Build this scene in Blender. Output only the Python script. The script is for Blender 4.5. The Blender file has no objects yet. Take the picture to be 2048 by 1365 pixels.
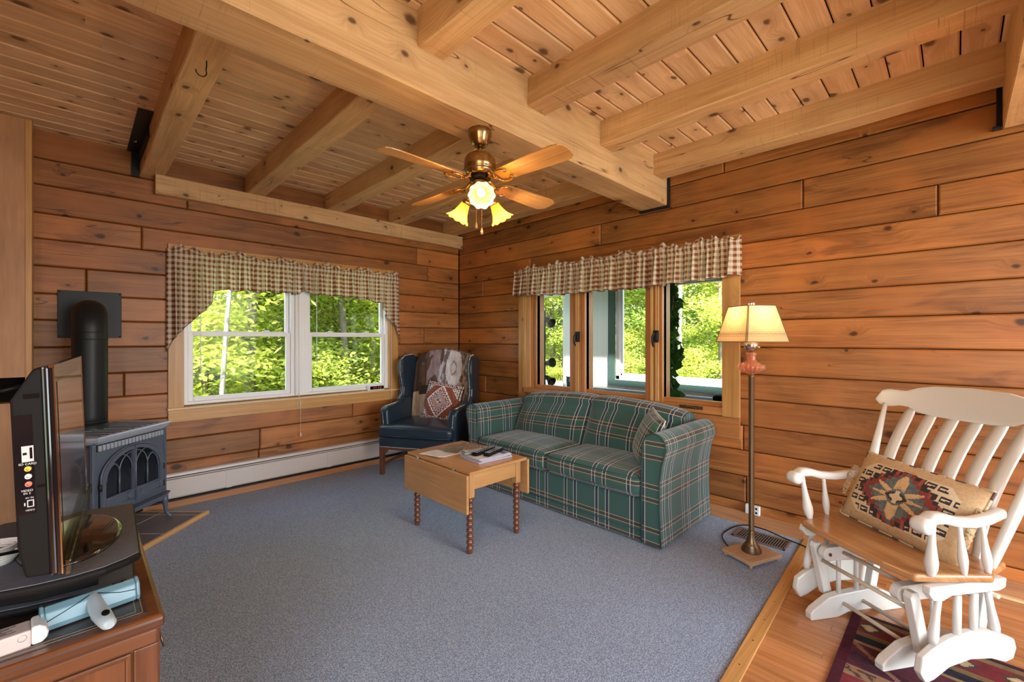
import bpy, bmesh, math, random
from mathutils import Vector, Matrix, noise as mnoise
PI = math.pi
random.seed(7)
SC = bpy.context.scene
COL = SC.collection

# ------------------------------------------------------------------ camera, sky, sun, added fill light, exposure
cam_d = bpy.data.cameras.new('camera')
cam = bpy.data.objects.new('camera', cam_d); COL.objects.link(cam)
cam_d.sensor_fit = 'HORIZONTAL'; cam_d.sensor_width = 36.0
cam_d.lens = 880.0 / 2048.0 * 36.0
cam_d.shift_y = -3.5 / 2048.0
cam_d.clip_start = 0.02; cam_d.clip_end = 400
CAM = Vector((-3.348, -4.312, 1.3)); TH = math.radians(45.3)
cam.location = CAM
cam.rotation_euler = (math.radians(90), 0, TH - math.radians(90))
SC.camera = cam

SC.view_settings.view_transform = 'Standard'
SC.view_settings.look = 'None'
SC.view_settings.gamma = 1.0
SC.view_settings.exposure = 0.30
SC.view_settings.use_curve_mapping = False

W = bpy.data.worlds.new('world'); SC.world = W; W.use_nodes = True
wn = W.node_tree; wn.nodes.clear()
wo = wn.nodes.new('ShaderNodeOutputWorld'); wb = wn.nodes.new('ShaderNodeBackground')
sky = wn.nodes.new('ShaderNodeTexSky'); sky.sky_type = 'NISHITA'; sky.sun_disc = False
sky.sun_elevation = math.radians(55); sky.sun_rotation = math.radians(215); sky.air_density = 1.2; sky.dust_density = 2.5
wb.inputs['Strength'].default_value = 1.0
wn.links.new(sky.outputs[0], wb.inputs['Color']); wn.links.new(wb.outputs[0], wo.inputs['Surface'])

sd = bpy.data.lights.new('sun', 'SUN'); so = bpy.data.objects.new('sun', sd); COL.objects.link(so)
sd.energy = 17; sd.angle = math.radians(1.5); sd.color = (1.0, 0.96, 0.86)
so.rotation_euler = Vector((0.50, 0.62, -1.05)).to_track_quat('-Z', 'Y').to_euler()

def area(name, loc, target, sx, sy, power, color):
    d = bpy.data.lights.new(name, 'AREA'); d.shape = 'RECTANGLE'; d.size = sx; d.size_y = sy
    d.energy = power; d.color = color
    o = bpy.data.objects.new(name, d); COL.objects.link(o); o.location = loc
    o.rotation_euler = (Vector(target) - Vector(loc)).to_track_quat('-Z', 'Y').to_euler()
    return o
# added fill panels at the unseen openings behind the camera, tinted like daylight
area('fill_light_back', (-1.5, -7.42, 1.35), (-1.6, -3.0, 1.2), 2.4, 2.0, 110, (0.84, 0.93, 1.0))
area('fill_light_left', (-4.56, -5.6, 1.45), (-1.0, -4.6, 1.3), 2.2, 1.7, 20, (0.92, 0.96, 1.0))

# ------------------------------------------------------------------ node helpers
class NT:
    def __init__(s, name):
        s.m = bpy.data.materials.new(name); s.m.use_nodes = True
        s.t = s.m.node_tree; s.t.nodes.clear()
        s.out = s.t.nodes.new('ShaderNodeOutputMaterial')
    def n(s, typ, **k):
        nd = s.t.nodes.new(typ)
        for a, b in k.items(): setattr(nd, a, b)
        return nd
    def l(s, a, b): s.t.links.new(a, b)
    def inp(s, sock, v):
        if isinstance(v, bpy.types.NodeSocket): s.l(v, sock)
        elif v is not None: sock.default_value = v
    def math(s, op, a, b=None, c=None, clamp=False):
        nd = s.n('ShaderNodeMath', operation=op, use_clamp=clamp)
        s.inp(nd.inputs[0], a)
        if b is not None: s.inp(nd.inputs[1], b)
        if c is not None: s.inp(nd.inputs[2], c)
        return nd.outputs[0]
    def mix(s, f, a, b, blend='MIX'):
        nd = s.n('ShaderNodeMix', data_type='RGBA', blend_type=blend)
        s.inp(nd.inputs[0], f); s.inp(nd.inputs[6], a); s.inp(nd.inputs[7], b)
        return nd.outputs[2]
    def ss(s, x, e0, e1):
        nd = s.n('ShaderNodeMapRange', interpolation_type='SMOOTHSTEP')
        s.inp(nd.inputs[0], x); nd.inputs[1].default_value = e0; nd.inputs[2].default_value = e1
        return nd.outputs[0]
    def xyz(s, x, y, z=0.0):
        nd = s.n('ShaderNodeCombineXYZ'); s.inp(nd.inputs[0], x); s.inp(nd.inputs[1], y); s.inp(nd.inputs[2], z)
        return nd.outputs[0]
    def sep(s, v):
        nd = s.n('ShaderNodeSeparateXYZ'); s.l(v, nd.inputs[0]); return nd.outputs
    def noise(s, vec, scale, detail=3, rough=0.55, dist=0.0):
        nd = s.n('ShaderNodeTexNoise'); s.l(vec, nd.inputs['Vector'])
        nd.inputs['Scale'].default_value = scale; nd.inputs['Detail'].default_value = detail
        nd.inputs['Roughness'].default_value = rough; nd.inputs['Distortion'].default_value = dist
        return nd.outputs[0]
    def bsdf(s, color, rough=0.5, metal=0.0, spec=0.5, bump=None, bstr=0.2, bdist=0.01, sheen=0, coat=0, trans=0.0, alpha=None, emit=None, estr=0, sss=0):
        b = s.n('ShaderNodeBsdfPrincipled')
        s.inp(b.inputs['Base Color'], color); s.inp(b.inputs['Roughness'], rough); s.inp(b.inputs['Metallic'], metal)
        b.inputs['Specular IOR Level'].default_value = spec
        b.inputs['Sheen Weight'].default_value = sheen; b.inputs['Coat Weight'].default_value = coat
        b.inputs['Coat Roughness'].default_value = 0.12
        b.inputs['Transmission Weight'].default_value = trans
        if emit is not None:
            s.inp(b.inputs['Emission Color'], emit); s.inp(b.inputs['Emission Strength'], estr)
        if bump is not None:
            bn = s.n('ShaderNodeBump'); bn.inputs['Strength'].default_value = bstr; bn.inputs['Distance'].default_value = bdist
            s.l(bump, bn.inputs['Height']); s.l(bn.outputs[0], b.inputs['Normal'])
        s.l(b.outputs[0], s.out.inputs['Surface'])
        return b

def C4(c): return (c[0], c[1], c[2], 1.0)
def srgb(r, g, b):
    f = lambda v: (v/255/12.92) if v/255 <= 0.04045 else ((v/255+0.055)/1.055)**2.4
    return (f(r), f(g), f(b), 1.0)

def wood(name, dark, light, knot=0.0, kscale=2.6, var=0.18, rough=0.42, grain=26.0, coat=0.0, saw=0.0, redvar=0.5, spec=0.4, check=0.0, orange=None, stain=0.0):
    """UV in metres: u along the board, v across. rnd attribute: one random triple per board."""
    s = NT(name)
    uv = s.n('ShaderNodeUVMap'); uv.uv_map = 'UVMap'
    at = s.n('ShaderNodeAttribute', attribute_name='rnd')
    r = s.sep(at.outputs['Vector'])
    u, v, _ = s.sep(uv.outputs[0])
    u2 = s.math('ADD', u, s.math('MULTIPLY', r[0], 41.0)); v2 = s.math('ADD', v, s.math('MULTIPLY', r[1], 29.0))
    base = s.xyz(u2, v2, s.math('MULTIPLY', r[2], 7.0))
    kmask = None
    col_ring = None
    if knot > 0:
        vo = s.n('ShaderNodeTexVoronoi', voronoi_dimensions='2D', feature='F1')
        vo.inputs['Scale'].default_value = kscale
        kv = s.xyz(s.math('MULTIPLY', u2, 1.0), s.math('MULTIPLY', v2, 1.45))
        # slight wobble
        wob = s.noise(base, 14, 2)
        kv2 = s.n('ShaderNodeVectorMath', operation='ADD'); s.l(kv, kv2.inputs[0])
        s.l(s.xyz(s.math('MULTIPLY', s.math('SUBTRACT', wob, 0.5), 0.035), s.math('MULTIPLY', s.math('SUBTRACT', wob, 0.5), -0.03)), kv2.inputs[1])
        s.l(kv2.outputs[0], vo.inputs['Vector'])
        dist = s.math('DIVIDE', vo.outputs['Distance'], kscale)
        cr = s.sep(vo.outputs['Color'])
        keep = s.math('LESS_THAN', cr[0], knot)
        size = s.math('MULTIPLY_ADD', s.math('POWER', cr[1], 2.0), 0.030, 0.011)
        q = s.math('DIVIDE', dist, size)
        kmask = s.math('MULTIPLY', keep, s.math('SUBTRACT', 1.0, s.ss(q, 0.45, 1.25)))
        halo = s.math('MULTIPLY', keep, s.math('SUBTRACT', 1.0, s.ss(q, 1.0, 4.5)))
        v3 = s.math('MULTIPLY_ADD', halo, 0.035, v2)
    else:
        halo = None; v3 = v2
    gv = s.xyz(s.math('MULTIPLY', u2, 1.1), s.math('MULTIPLY', v3, grain), s.math('MULTIPLY', r[2], 7.0))
    g1 = s.noise(gv, 1.0, 5, 0.6, 0.6)
    gv2 = s.xyz(s.math('MULTIPLY', u2, 4.0), s.math('MULTIPLY', v3, grain*7), 0)
    g2 = s.noise(gv2, 1.0, 2, 0.5)
    blot = s.noise(base, 2.2, 3, 0.5, 0.3)
    gg = s.math('ADD', s.math('MULTIPLY', g1, 0.62), s.math('MULTIPLY', g2, 0.38))
    f = s.ss(gg, 0.30, 0.70)
    col = s.mix(f, C4(dark), C4(light))
    if orange is not None:
        col = s.mix(s.math('MULTIPLY', s.ss(blot, 0.42, 0.68), 0.75), col, C4(orange))
    if stain > 0:
        st = s.noise(s.xyz(s.math('MULTIPLY', u2, 1.6), s.math('MULTIPLY', v2, 7.0), 3.3), 1.0, 4, 0.62, 0.8)
        col = s.mix(s.math('MULTIPLY', s.ss(st, 0.54, 0.74), stain), col, C4((dark[0]*0.45, dark[1]*0.40, dark[2]*0.45)))
    # per-board value variation
    val = s.math('ADD', 1.0 - var, s.math('MULTIPLY', r[1], 2*var))
    val = s.math('MULTIPLY', val, s.math('MULTIPLY_ADD', blot, 0.5, 0.75))
    col = s.mix(1.0, col, s.xyz(val, val, val), 'MULTIPLY')
    red = s.math('MULTIPLY', r[2], redvar)
    tint = s.mix(red, C4((1, 1, 1)), C4((1.0, 0.86, 0.72)))
    col = s.mix(1.0, col, tint, 'MULTIPLY')
    if knot > 0:
        rings = s.math('SINE', s.math('MULTIPLY', dist, 900.0))
        rk = s.math('MULTIPLY', halo, s.math('MULTIPLY_ADD', rings, 0.12, 0.22))
        kd = C4((dark[0]*0.42, dark[1]*0.34, dark[2]*0.3))
        col = s.mix(rk, col, kd)
        col = s.mix(s.math('MULTIPLY', kmask, 0.88), col, C4((dark[0]*0.16, dark[1]*0.11, dark[2]*0.1)))
    if check > 0:   # drying cracks along the grain
        cn = s.noise(s.xyz(s.math('MULTIPLY', u2, 0.7), s.math('MULTIPLY', v2, 9.0)), 1.0, 2, 0.4, 0.25)
        ck = s.math('SUBTRACT', 1.0, s.ss(s.math('ABSOLUTE', s.math('SUBTRACT', cn, 0.42)), 0.0, 0.006))
        gate = s.ss(s.noise(base, 0.9, 1), 0.5, 0.56)
        ck = s.math('MULTIPLY', ck, s.math('MULTIPLY', gate, check))
        col = s.mix(ck, col, C4((dark[0]*0.2, dark[1]*0.15, dark[2]*0.12)))
    if saw > 0:     # saw marks across the beam
        sw = s.noise(s.xyz(s.math('MULTIPLY', u2, 95.0), s.math('MULTIPLY', v2, 3.0)), 1.0, 2, 0.6)
        sg = s.ss(s.noise(base, 1.7, 3), 0.42, 0.66)
        sm = s.math('MULTIPLY', s.math('MULTIPLY', s.ss(sw, 0.55, 0.75), sg), saw)
        col = s.mix(sm, col, C4((dark[0]*0.5, dark[1]*0.45, dark[2]*0.4)))
    s.bsdf(col, rough, spec=spec, bump=gg, bstr=0.12, bdist=0.004, coat=coat)
    return s.m

def plain(name, c, rough=0.5, metal=0.0, bump=0.0, bscale=60, var=0.06, spec=0.5, sheen=0, coat=0, trans=0):
    s = NT(name)
    tc = s.n('ShaderNodeTexCoord')
    n1 = s.noise(tc.outputs['Object'], bscale*0.15, 3)
    n2 = s.noise(tc.outputs['Object'], bscale, 3)
    k = s.math('MULTIPLY_ADD', n1, 2*var, 1.0-var)
    col = s.mix(1.0, C4(c), s.xyz(k, k, k), 'MULTIPLY')
    s.bsdf(col, rough, metal, spec=spec, bump=n2 if bump > 0 else None, bstr=bump, bdist=0.004, sheen=sheen, coat=coat, trans=trans)
    return s.m

def attrcol(name, rough=0.85, bump=0.3, bscale=220, sheen=0.0, layer='col'):
    s = NT(name)
    at = s.n('ShaderNodeAttribute', attribute_name=layer)
    tc = s.n('ShaderNodeTexCoord')
    n2 = s.noise(tc.outputs['Object'], bscale, 2)
    k = s.math('MULTIPLY_ADD', n2, 0.5, 0.75)
    col = s.mix(1.0, at.outputs['Color'], s.xyz(k, k, k), 'MULTIPLY')
    s.bsdf(col, rough, bump=n2, bstr=bump, bdist=0.003, sheen=sheen, spec=0.2)
    return s.m

M = {}
M['wall'] = wood('wall_pine', (0.21, 0.070, 0.018), (0.43, 0.180, 0.052), knot=0.60, kscale=2.7, var=0.25, rough=0.42, grain=20, check=0.8, orange=(0.42, 0.145, 0.036), redvar=0.55, stain=0.6)
M['ceil'] = wood('ceiling_pine', (0.66, 0.405, 0.205), (0.88, 0.635, 0.39), knot=0.75, kscale=4.2, var=0.09, rough=0.5, grain=18, redvar=0.45)
M['beam'] = wood('beam_pine', (0.53, 0.30, 0.125), (0.73, 0.47, 0.24), knot=0.55, kscale=3.0, var=0.06, rough=0.6, grain=16, saw=0.7, check=1.0, redvar=0.2)
M['trim'] = wood('trim_pine', (0.40, 0.19, 0.055), (0.58, 0.32, 0.11), knot=0.25, kscale=2.4, var=0.10, rough=0.35, grain=34, redvar=0.25)
M['sash'] = wood('sash_wood', (0.34, 0.125, 0.035), (0.50, 0.215, 0.07), knot=0.0, var=0.10, rough=0.33, grain=40, redvar=0.3)
M['stopw'] = wood('stop_strip_wood', (0.50, 0.26, 0.09), (0.68, 0.41, 0.17), var=0.05, rough=0.35, grain=40, redvar=0.1)
M['strip'] = wood('strip_wood', (0.66, 0.42, 0.19), (0.80, 0.56, 0.30), var=0.05, rough=0.35, grain=40, redvar=0.1)
M['base'] = wood('baseboard_wood', (0.36, 0.15, 0.06), (0.52, 0.25, 0.11), knot=0.1, var=0.06, rough=0.4, grain=24, redvar=0.2)
M['oakfloor'] = wood('oak_floor', (0.33, 0.135, 0.045), (0.56, 0.265, 0.105), var=0.15, rough=0.25, grain=60, coat=0.3, redvar=0.4)
M['ply'] = wood('plywood_panel', (0.40, 0.19, 0.085), (0.55, 0.29, 0.14), var=0.05, rough=0.45, grain=5, redvar=0.1)
M['maple'] = wood('maple_table', (0.42, 0.20, 0.07), (0.56, 0.30, 0.115), var=0.05, rough=0.28, grain=22, coat=0.25, redvar=0.1)
M['turned'] = wood('turned_wood', (0.12, 0.036, 0.015), (0.20, 0.066, 0.028), var=0.05, rough=0.25, grain=22, coat=0.4, redvar=0.1)
M['mahog'] = wood('mahogany', (0.10, 0.036, 0.017), (0.19, 0.075, 0.035), var=0.05, rough=0.3, grain=30, coat=0.3, redvar=0.1)
M['dresser'] = wood('dresser_wood', (0.075, 0.025, 0.009), (0.17, 0.060, 0.021), var=0.08, rough=0.32, grain=14, coat=0.15, redvar=0.1)
M['seatwood'] = wood('oak_seat', (0.32, 0.135, 0.042), (0.52, 0.26, 0.10), var=0.02, rough=0.22, grain=16, coat=0.5, redvar=0.1)
M['blade'] = wood('oak_blade', (0.42, 0.18, 0.05), (0.68, 0.35, 0.12), var=0.04, rough=0.3, grain=26, coat=0.3, redvar=0.1)
M['palewood'] = wood('pale_wood', (0.42, 0.25, 0.14), (0.56, 0.38, 0.23), var=0.04, rough=0.6, grain=24, redvar=0.1)
M['dark'] = plain('dark_gap', (0.010, 0.007, 0.006), 0.95, spec=0.03)
M['vinyl'] = plain('white_vinyl', (0.80, 0.79, 0.80), 0.35, var=0.02)
M['blackmetal'] = plain('black_metal', (0.012, 0.013, 0.014), 0.42, 0.0, spec=0.28)
M['heater'] = plain('heater_enamel', (0.62, 0.55, 0.50), 0.4, var=0.03)
M['whitepaint'] = plain('white_paint', (0.70, 0.67, 0.60), 0.28, var=0.02, coat=0.2)
M['whiteplastic'] = plain('white_plastic', (0.74, 0.72, 0.68), 0.35, var=0.02)
M['brass'] = plain('antique_brass', (0.42, 0.29, 0.13), 0.25, 1.0, var=0.1)
M['gold'] = plain('polished_brass', (0.72, 0.45, 0.17), 0.18, 1.0)
M['bronze'] = plain('aged_bronze', (0.20, 0.13, 0.07), 0.38, 0.9, var=0.15)
M['nickel'] = plain('nickel', (0.66, 0.64, 0.60), 0.22, 1.0)
M['glossblack'] = plain('gloss_black', (0.006, 0.006, 0.008), 0.06, coat=0.5)
M['matblack'] = plain('matte_black_plastic', (0.006, 0.005, 0.0045), 0.55, bump=0.1, bscale=400, spec=0.15)
M['standgrey'] = plain('speckled_board', (0.105, 0.112, 0.130), 0.6, bump=0.15, bscale=500, var=0.25, spec=0.2)
M['leather'] = plain('navy_leather', (0.016, 0.030, 0.046), 0.28, bump=0.12, bscale=45, var=0.18, spec=0.6)
M['iron'] = plain('cast_iron', (0.13, 0.155, 0.20), 0.42, 0.35, bump=0.1, bscale=300, var=0.06)
M['irontop'] = plain('cast_iron_top', (0.50, 0.54, 0.62), 0.38, 0.4, bump=0.1, bscale=200)

# carpet
s = NT('carpet'); tc = s.n('ShaderNodeTexCoord')
n1 = s.noise(tc.outputs['Object'], 190, 3, 0.75); n2 = s.noise(tc.outputs['Object'], 60, 3, 0.6); n3 = s.noise(tc.outputs['Object'], 1.6, 3)
f = s.ss(n1, 0.42, 0.60)
c = s.mix(f, C4((0.12, 0.168, 0.25)), C4((0.39, 0.465, 0.60)))
c = s.mix(s.math('MULTIPLY', s.ss(n2, 0.55, 0.7), 0.35), c, C4((0.13, 0.17, 0.25)))
k = s.math('MULTIPLY_ADD', n3, 0.24, 0.88); c = s.mix(1.0, c, s.xyz(k, k, k), 'MULTIPLY')
s.bsdf(c, 0.95, spec=0.1, bump=n1, bstr=0.5, bdist=0.006, sheen=0.2); M['carpet'] = s.m

# thin window glass
s = NT('glass'); g = s.n('ShaderNodeBsdfGlossy'); g.inputs['Roughness'].default_value = 0.0
t = s.n('ShaderNodeBsdfTransparent'); t.inputs[0].default_value = (0.97, 0.98, 0.97, 1)
mx = s.n('ShaderNodeMixShader'); fr = s.n('ShaderNodeFresnel'); fr.inputs[0].default_value = 1.2
s.l(fr.outputs[0], mx.inputs[0]); s.l(t.outputs[0], mx.inputs[1]); s.l(g.outputs[0], mx.inputs[2]); s.l(mx.outputs[0], s.out.inputs[0]); M['glass'] = s.m

def stripes(s, t, P, offs, hw):
    """1 inside bands of half width hw centred on offs, repeating every P"""
    tot = None
    for o in offs:
        w = s.math('PINGPONG', s.math('SUBTRACT', t, o), P/2)
        b = s.math('LESS_THAN', w, hw)
        tot = b if tot is None else s.math('MAXIMUM', tot, b)
    return tot

def plaid(name, base, P=0.27, gap=0.085, tan=True):
    s = NT(name); uv = s.n('ShaderNodeUVMap'); uv.uv_map = 'UVMap'; u, v, _ = s.sep(uv.outputs[0])
    col = C4(base)
    nav = C4((0.016, 0.030, 0.055)); brn = C4((0.055, 0.032, 0.026))
    def lines(t, o, w):
        a = stripes(s, t, P, [o - 0.013, o + 0.013, o + gap - 0.013, o + gap + 0.013], w)
        return a
    bu = stripes(s, u, P, [0.05, 0.05 + gap], 0.011); bv = stripes(s, v, P, [0.03, 0.03 + gap], 0.010)
    col = s.mix(s.math('MULTIPLY', bu, 0.85), col, nav); col = s.mix(s.math('MULTIPLY', bv, 0.75), col, brn)
    lu = lines(u, 0.05, 0.0018); lv = lines(v, 0.03, 0.0014)
    col = s.mix(s.math('MULTIPLY', lv, 0.85), col, C4((0.58, 0.44, 0.30)))
    col = s.mix(s.math('MULTIPLY', lu, 0.9), col, C4((0.66, 0.62, 0.55)))
    wv = s.noise(s.xyz(s.math('MULTIPLY', u, 1.0), s.math('MULTIPLY', v, 1.0)), 420, 2, 0.7)
    k = s.math('MULTIPLY_ADD', wv, 0.5, 0.75); col = s.mix(1.0, col, s.xyz(k, k, k), 'MULTIPLY')
    s.bsdf(col, 0.85, spec=0.15, bump=wv, bstr=0.25, bdist=0.002, sheen=0.3)
    return s.m
M['plaid'] = plaid('green_plaid', (0.036, 0.092, 0.078))
M['plaid2'] = plaid('small_plaid', (0.050, 0.14, 0.105), P=0.13, gap=0.04)

def gingham(name, c1=(0.30, 0.10, 0.05), c2=(0.86, 0.78, 0.64)):
    s = NT(name); uv = s.n('ShaderNodeUVMap'); uv.uv_map = 'UVMap'; u, v, _ = s.sep(uv.outputs[0])
    a = stripes(s, u, 0.042, [0.0], 0.0105); b = stripes(s, v, 0.042, [0.0], 0.0105)
    e = stripes(s, u, 0.042, [0.021], 0.002); e2 = stripes(s, v, 0.042, [0.021], 0.002)
    f = s.math('MULTIPLY', s.math('ADD', a, b), 0.5)
    col = s.mix(f, C4(c2), C4(c1))
    col = s.mix(s.math('MULTIPLY', s.math('MAXIMUM', e, e2), 0.35), col, C4((0.42, 0.40, 0.20)))
    d = s.n('ShaderNodeBsdfDiffuse'); s.l(col, d.inputs[0]); t = s.n('ShaderNodeBsdfTranslucent'); s.l(col, t.inputs[0])
    mx = s.n('ShaderNodeMixShader'); mx.inputs[0].default_value = 0.33
    s.l(d.outputs[0], mx.inputs[1]); s.l(t.outputs[0], mx.inputs[2]); s.l(mx.outputs[0], s.out.inputs[0])
    return s.m
M['gingham'] = gingham('gingham')

def leafmat(name, c, c2, tr=0.5):
    s = NT(name); at = s.n('ShaderNodeAttribute', attribute_name='rnd'); r = s.sep(at.outputs['Vector'])
    col = s.mix(r[0], C4(c), C4(c2))
    d = s.n('ShaderNodeBsdfDiffuse'); s.l(col, d.inputs[0]); t = s.n('ShaderNodeBsdfTranslucent'); s.l(col, t.inputs[0])
    mx = s.n('ShaderNodeMixShader'); mx.inputs[0].default_value = tr
    s.l(d.outputs[0], mx.inputs[1]); s.l(t.outputs[0], mx.inputs[2]); s.l(mx.outputs[0], s.out.inputs[0])
    return s.m
M['leafA'] = leafmat('leaf_bright', (0.36, 0.43, 0.055), (0.62, 0.64, 0.15))
M['leafB'] = leafmat('leaf_mid', (0.27, 0.37, 0.055), (0.50, 0.56, 0.12))
M['leafC'] = leafmat('leaf_dark', (0.18, 0.28, 0.05), (0.34, 0.44, 0.10))
M['vine'] = leafmat('leaf_garland', (0.015, 0.05, 0.012), (0.05, 0.12, 0.03), 0.25)
M['birch'] = plain('birch_bark', (0.20, 0.19, 0.165), 0.7, bump=0.3, bscale=40, var=0.3)
M['bark'] = plain('grey_bark', (0.16, 0.13, 0.10), 0.9, bump=0.4, bscale=60, var=0.3)
M['ground'] = plain('forest_ground', (0.10, 0.16, 0.03), 0.95, bump=0.5, bscale=8, var=0.4)

# ------------------------------------------------------------------ mesh helpers
class MB:
    def __init__(s, M0=None): s.v = []; s.f = []; s.uv = []; s.r = []; s.sm = []; s.c = []; s.M = M0
    def rnd(s): return (random.random(), random.random(), random.random())
    def pt(s, p):
        p = Vector(p)
        if s.M is not None: p = s.M @ p
        s.v.append(p); return len(s.v)-1
    def face(s, idx, uv=None, r=(0.5, 0.5, 0.5), smooth=False, col=(1, 1, 1)):
        s.f.append(tuple(idx)); s.uv.append(uv); s.r.append(r); s.sm.append(smooth); s.c.append(col)
    def quad(s, pts, uv=None, r=(0.5, 0.5, 0.5), col=(1, 1, 1)):
        i = [s.pt(p) for p in pts]; s.face(i, uv, r, False, col)
    def box(s, x0, x1, y0, y1, z0, z1, g=None, r=None):
        if x0 > x1: x0, x1 = x1, x0
        if y0 > y1: y0, y1 = y1, y0
        if z0 > z1: z0, z1 = z1, z0
        d = (x1-x0, y1-y0, z1-z0)
        if g is None: g = 'xyz'[d.index(max(d))]
        if r is None: r = s.rnd()
        b = [s.pt(p) for p in ((x0,y0,z0),(x1,y0,z0),(x1,y1,z0),(x0,y1,z0),(x0,y0,z1),(x1,y0,z1),(x1,y1,z1),(x0,y1,z1))]
        P = ((x0,y0,z0),(x1,y0,z0),(x1,y1,z0),(x0,y1,z0),(x0,y0,z1),(x1,y0,z1),(x1,y1,z1),(x0,y1,z1))
        for q, ax in (((0,3,2,1),2),((4,5,6,7),2),((0,1,5,4),1),((2,3,7,6),1),((1,2,6,5),0),((3,0,4,7),0)):
            if g == 'x': ua, va = (0, 1 if ax == 2 else 2) if ax != 0 else (1, 2)
            elif g == 'y': ua, va = (1, 0 if ax == 2 else 2) if ax != 1 else (0, 2)
            else: ua, va = (2, 0 if ax == 1 else 1) if ax != 2 else (0, 1)
            s.face([b[k] for k in q], [(P[k][ua], P[k][va]) for k in q], r)
    def board(s, plane, a0, a1, b0, b1, front, depth, g0=1, g1=1, gap=0.0035, ch=0.006, r=None, sgn=1):
        """plank face with shallow chamfers. plane 'y': spans x(a) z(b), front at y=front going back sgn*depth.
        plane 'x': spans y(a) z(b). plane 'z': spans x(a) y(b)"""
        if r is None: r = s.rnd()
        A0 = a0 + gap*g0; A1 = a1 - gap*g1; B0 = b0 + gap; B1 = b1 - gap
        ia0 = A0 + ch*g0; ia1 = A1 - ch*g1; ib0 = B0 + ch; ib1 = B1 - ch
        def W3(a, b, d):
            c = front + sgn*d
            return {'y': (a, c, b), 'x': (c, a, b), 'z': (a, b, c)}[plane]
        rings = [[(ia0, ib0, 0), (ia1, ib0, 0), (ia1, ib1, 0), (ia0, ib1, 0)],
                 [(A0, B0, ch), (A1, B0, ch), (A1, B1, ch), (A0, B1, ch)],
                 [(A0, B0, depth), (A1, B0, depth), (A1, B1, depth), (A0, B1, depth)]]
        ids = [[s.pt(W3(*p)) for p in ring] for ring in rings]
        s.face(ids[0], [(p[0], p[1]) for p in rings[0]], r)
        for k in range(2):
            for j in range(4):
                j2 = (j+1) % 4
                s.face([ids[k][j], ids[k+1][j], ids[k+1][j2], ids[k][j2]],
                       [(rings[k][j][0], rings[k][j][1]), (rings[k+1][j][0], rings[k+1][j][1]), (rings[k+1][j2][0], rings[k+1][j2][1]), (rings[k][j2][0], rings[k][j2][1])], r)
    def grid(s, fn, nu, nv, uvfn=None, colfn=None, cu=False, cv=False, r=(0.5,0.5,0.5), smooth=True):
        NU = nu if cu else nu+1; NV = nv if cv else nv+1
        ids = [[s.pt(fn(i/nu, j/nv)) for j in range(NV)] for i in range(NU)]
        for i in range(nu):
            for j in range(nv):
                i2 = (i+1) % NU; j2 = (j+1) % NV
                uv = None
                if uvfn: uv = [uvfn(i/nu, j/nv), uvfn((i+1)/nu, j/nv), uvfn((i+1)/nu, (j+1)/nv), uvfn(i/nu, (j+1)/nv)]
                s.face([ids[i][j], ids[i2][j], ids[i2][j2], ids[i][j2]], uv, r, smooth,
                       colfn((i+.5)/nu, (j+.5)/nv) if colfn else (1, 1, 1))
        return ids
    def lathe(s, prof, n=24, c=(0, 0, 0), r=(0.5,0.5,0.5), ax='z', flute=None, caps=True):
        ids = []
        for k, (rad, h) in enumerate(prof):
            ring = []
            for i in range(n):
                a = 2*PI*i/n; rr = rad
                if flute: rr = rad*(1+flute(a, k))
                p = (rr*math.cos(a), rr*math.sin(a), h)
                if ax == 'x': p = (h, rr*math.cos(a), rr*math.sin(a))
                if ax == 'y': p = (rr*math.sin(a), h, rr*math.cos(a))
                ring.append(s.pt((c[0]+p[0], c[1]+p[1], c[2]+p[2])))
            ids.append(ring)
        for k in range(len(prof)-1):
            for i in range(n):
                j = (i+1) % n
                s.face([ids[k][i], ids[k][j], ids[k+1][j], ids[k+1][i]],
                       [(prof[k][1], prof[k][0]*6.28*i/n), (prof[k][1], prof[k][0]*6.28*(i+1)/n), (prof[k+1][1], prof[k][0]*6.28*(i+1)/n), (prof[k+1][1], prof[k][0]*6.28*i/n)], r, True)
        if caps:
            if prof[0][0] > 1e-5: s.face(ids[0][::-1], None, r)
            if prof[-1][0] > 1e-5: s.face(ids[-1], None, r)
    def tube(s, pts, rad, n=10, r=(0.5,0.5,0.5), closed=False):
        pts = [Vector(p) for p in pts]; N = len(pts)
        rad = rad if isinstance(rad, (list, tuple)) else [rad]*N
        up = Vector((0, 0, 1)); prev = None; ids = []; L = 0
        Ls = [0]
        for k in range(1, N): Ls.append(Ls[-1]+(pts[k]-pts[k-1]).length)
        for k, p in enumerate(pts):
            if closed: t = pts[(k+1) % N]-pts[k-1]
            else: t = pts[min(k+1, N-1)]-pts[max(k-1, 0)]
            if t.length < 1e-9: t = Vector((0, 0, 1))
            t.normalize()
            if prev is None:
                a = up if abs(t.z) < 0.9 else Vector((1, 0, 0))
                nrm = t.cross(a).normalized()
            else:
                nrm = prev - t*prev.dot(t)
                nrm = nrm.normalized() if nrm.length > 1e-6 else t.orthogonal().normalized()
            prev = nrm; bn = t.cross(nrm)
            ids.append([s.pt(p + (nrm*math.cos(2*PI*i/n) + bn*math.sin(2*PI*i/n))*rad[k]) for i in range(n)])
        K = N if closed else N-1
        for k in range(K):
            k2 = (k+1) % N
            for i in range(n):
                j = (i+1) % n
                s.face([ids[k][i], ids[k][j], ids[k2][j], ids[k2][i]],
                       [(Ls[k], rad[k]*6.28*i/n), (Ls[k], rad[k]*6.28*(i+1)/n), (Ls[k]+.05, rad[k]*6.28*(i+1)/n), (Ls[k]+.05, rad[k]*6.28*i/n)], r, True)
        if not closed:
            s.face(ids[0][::-1], None, r); s.face(ids[-1], None, r)
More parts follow.
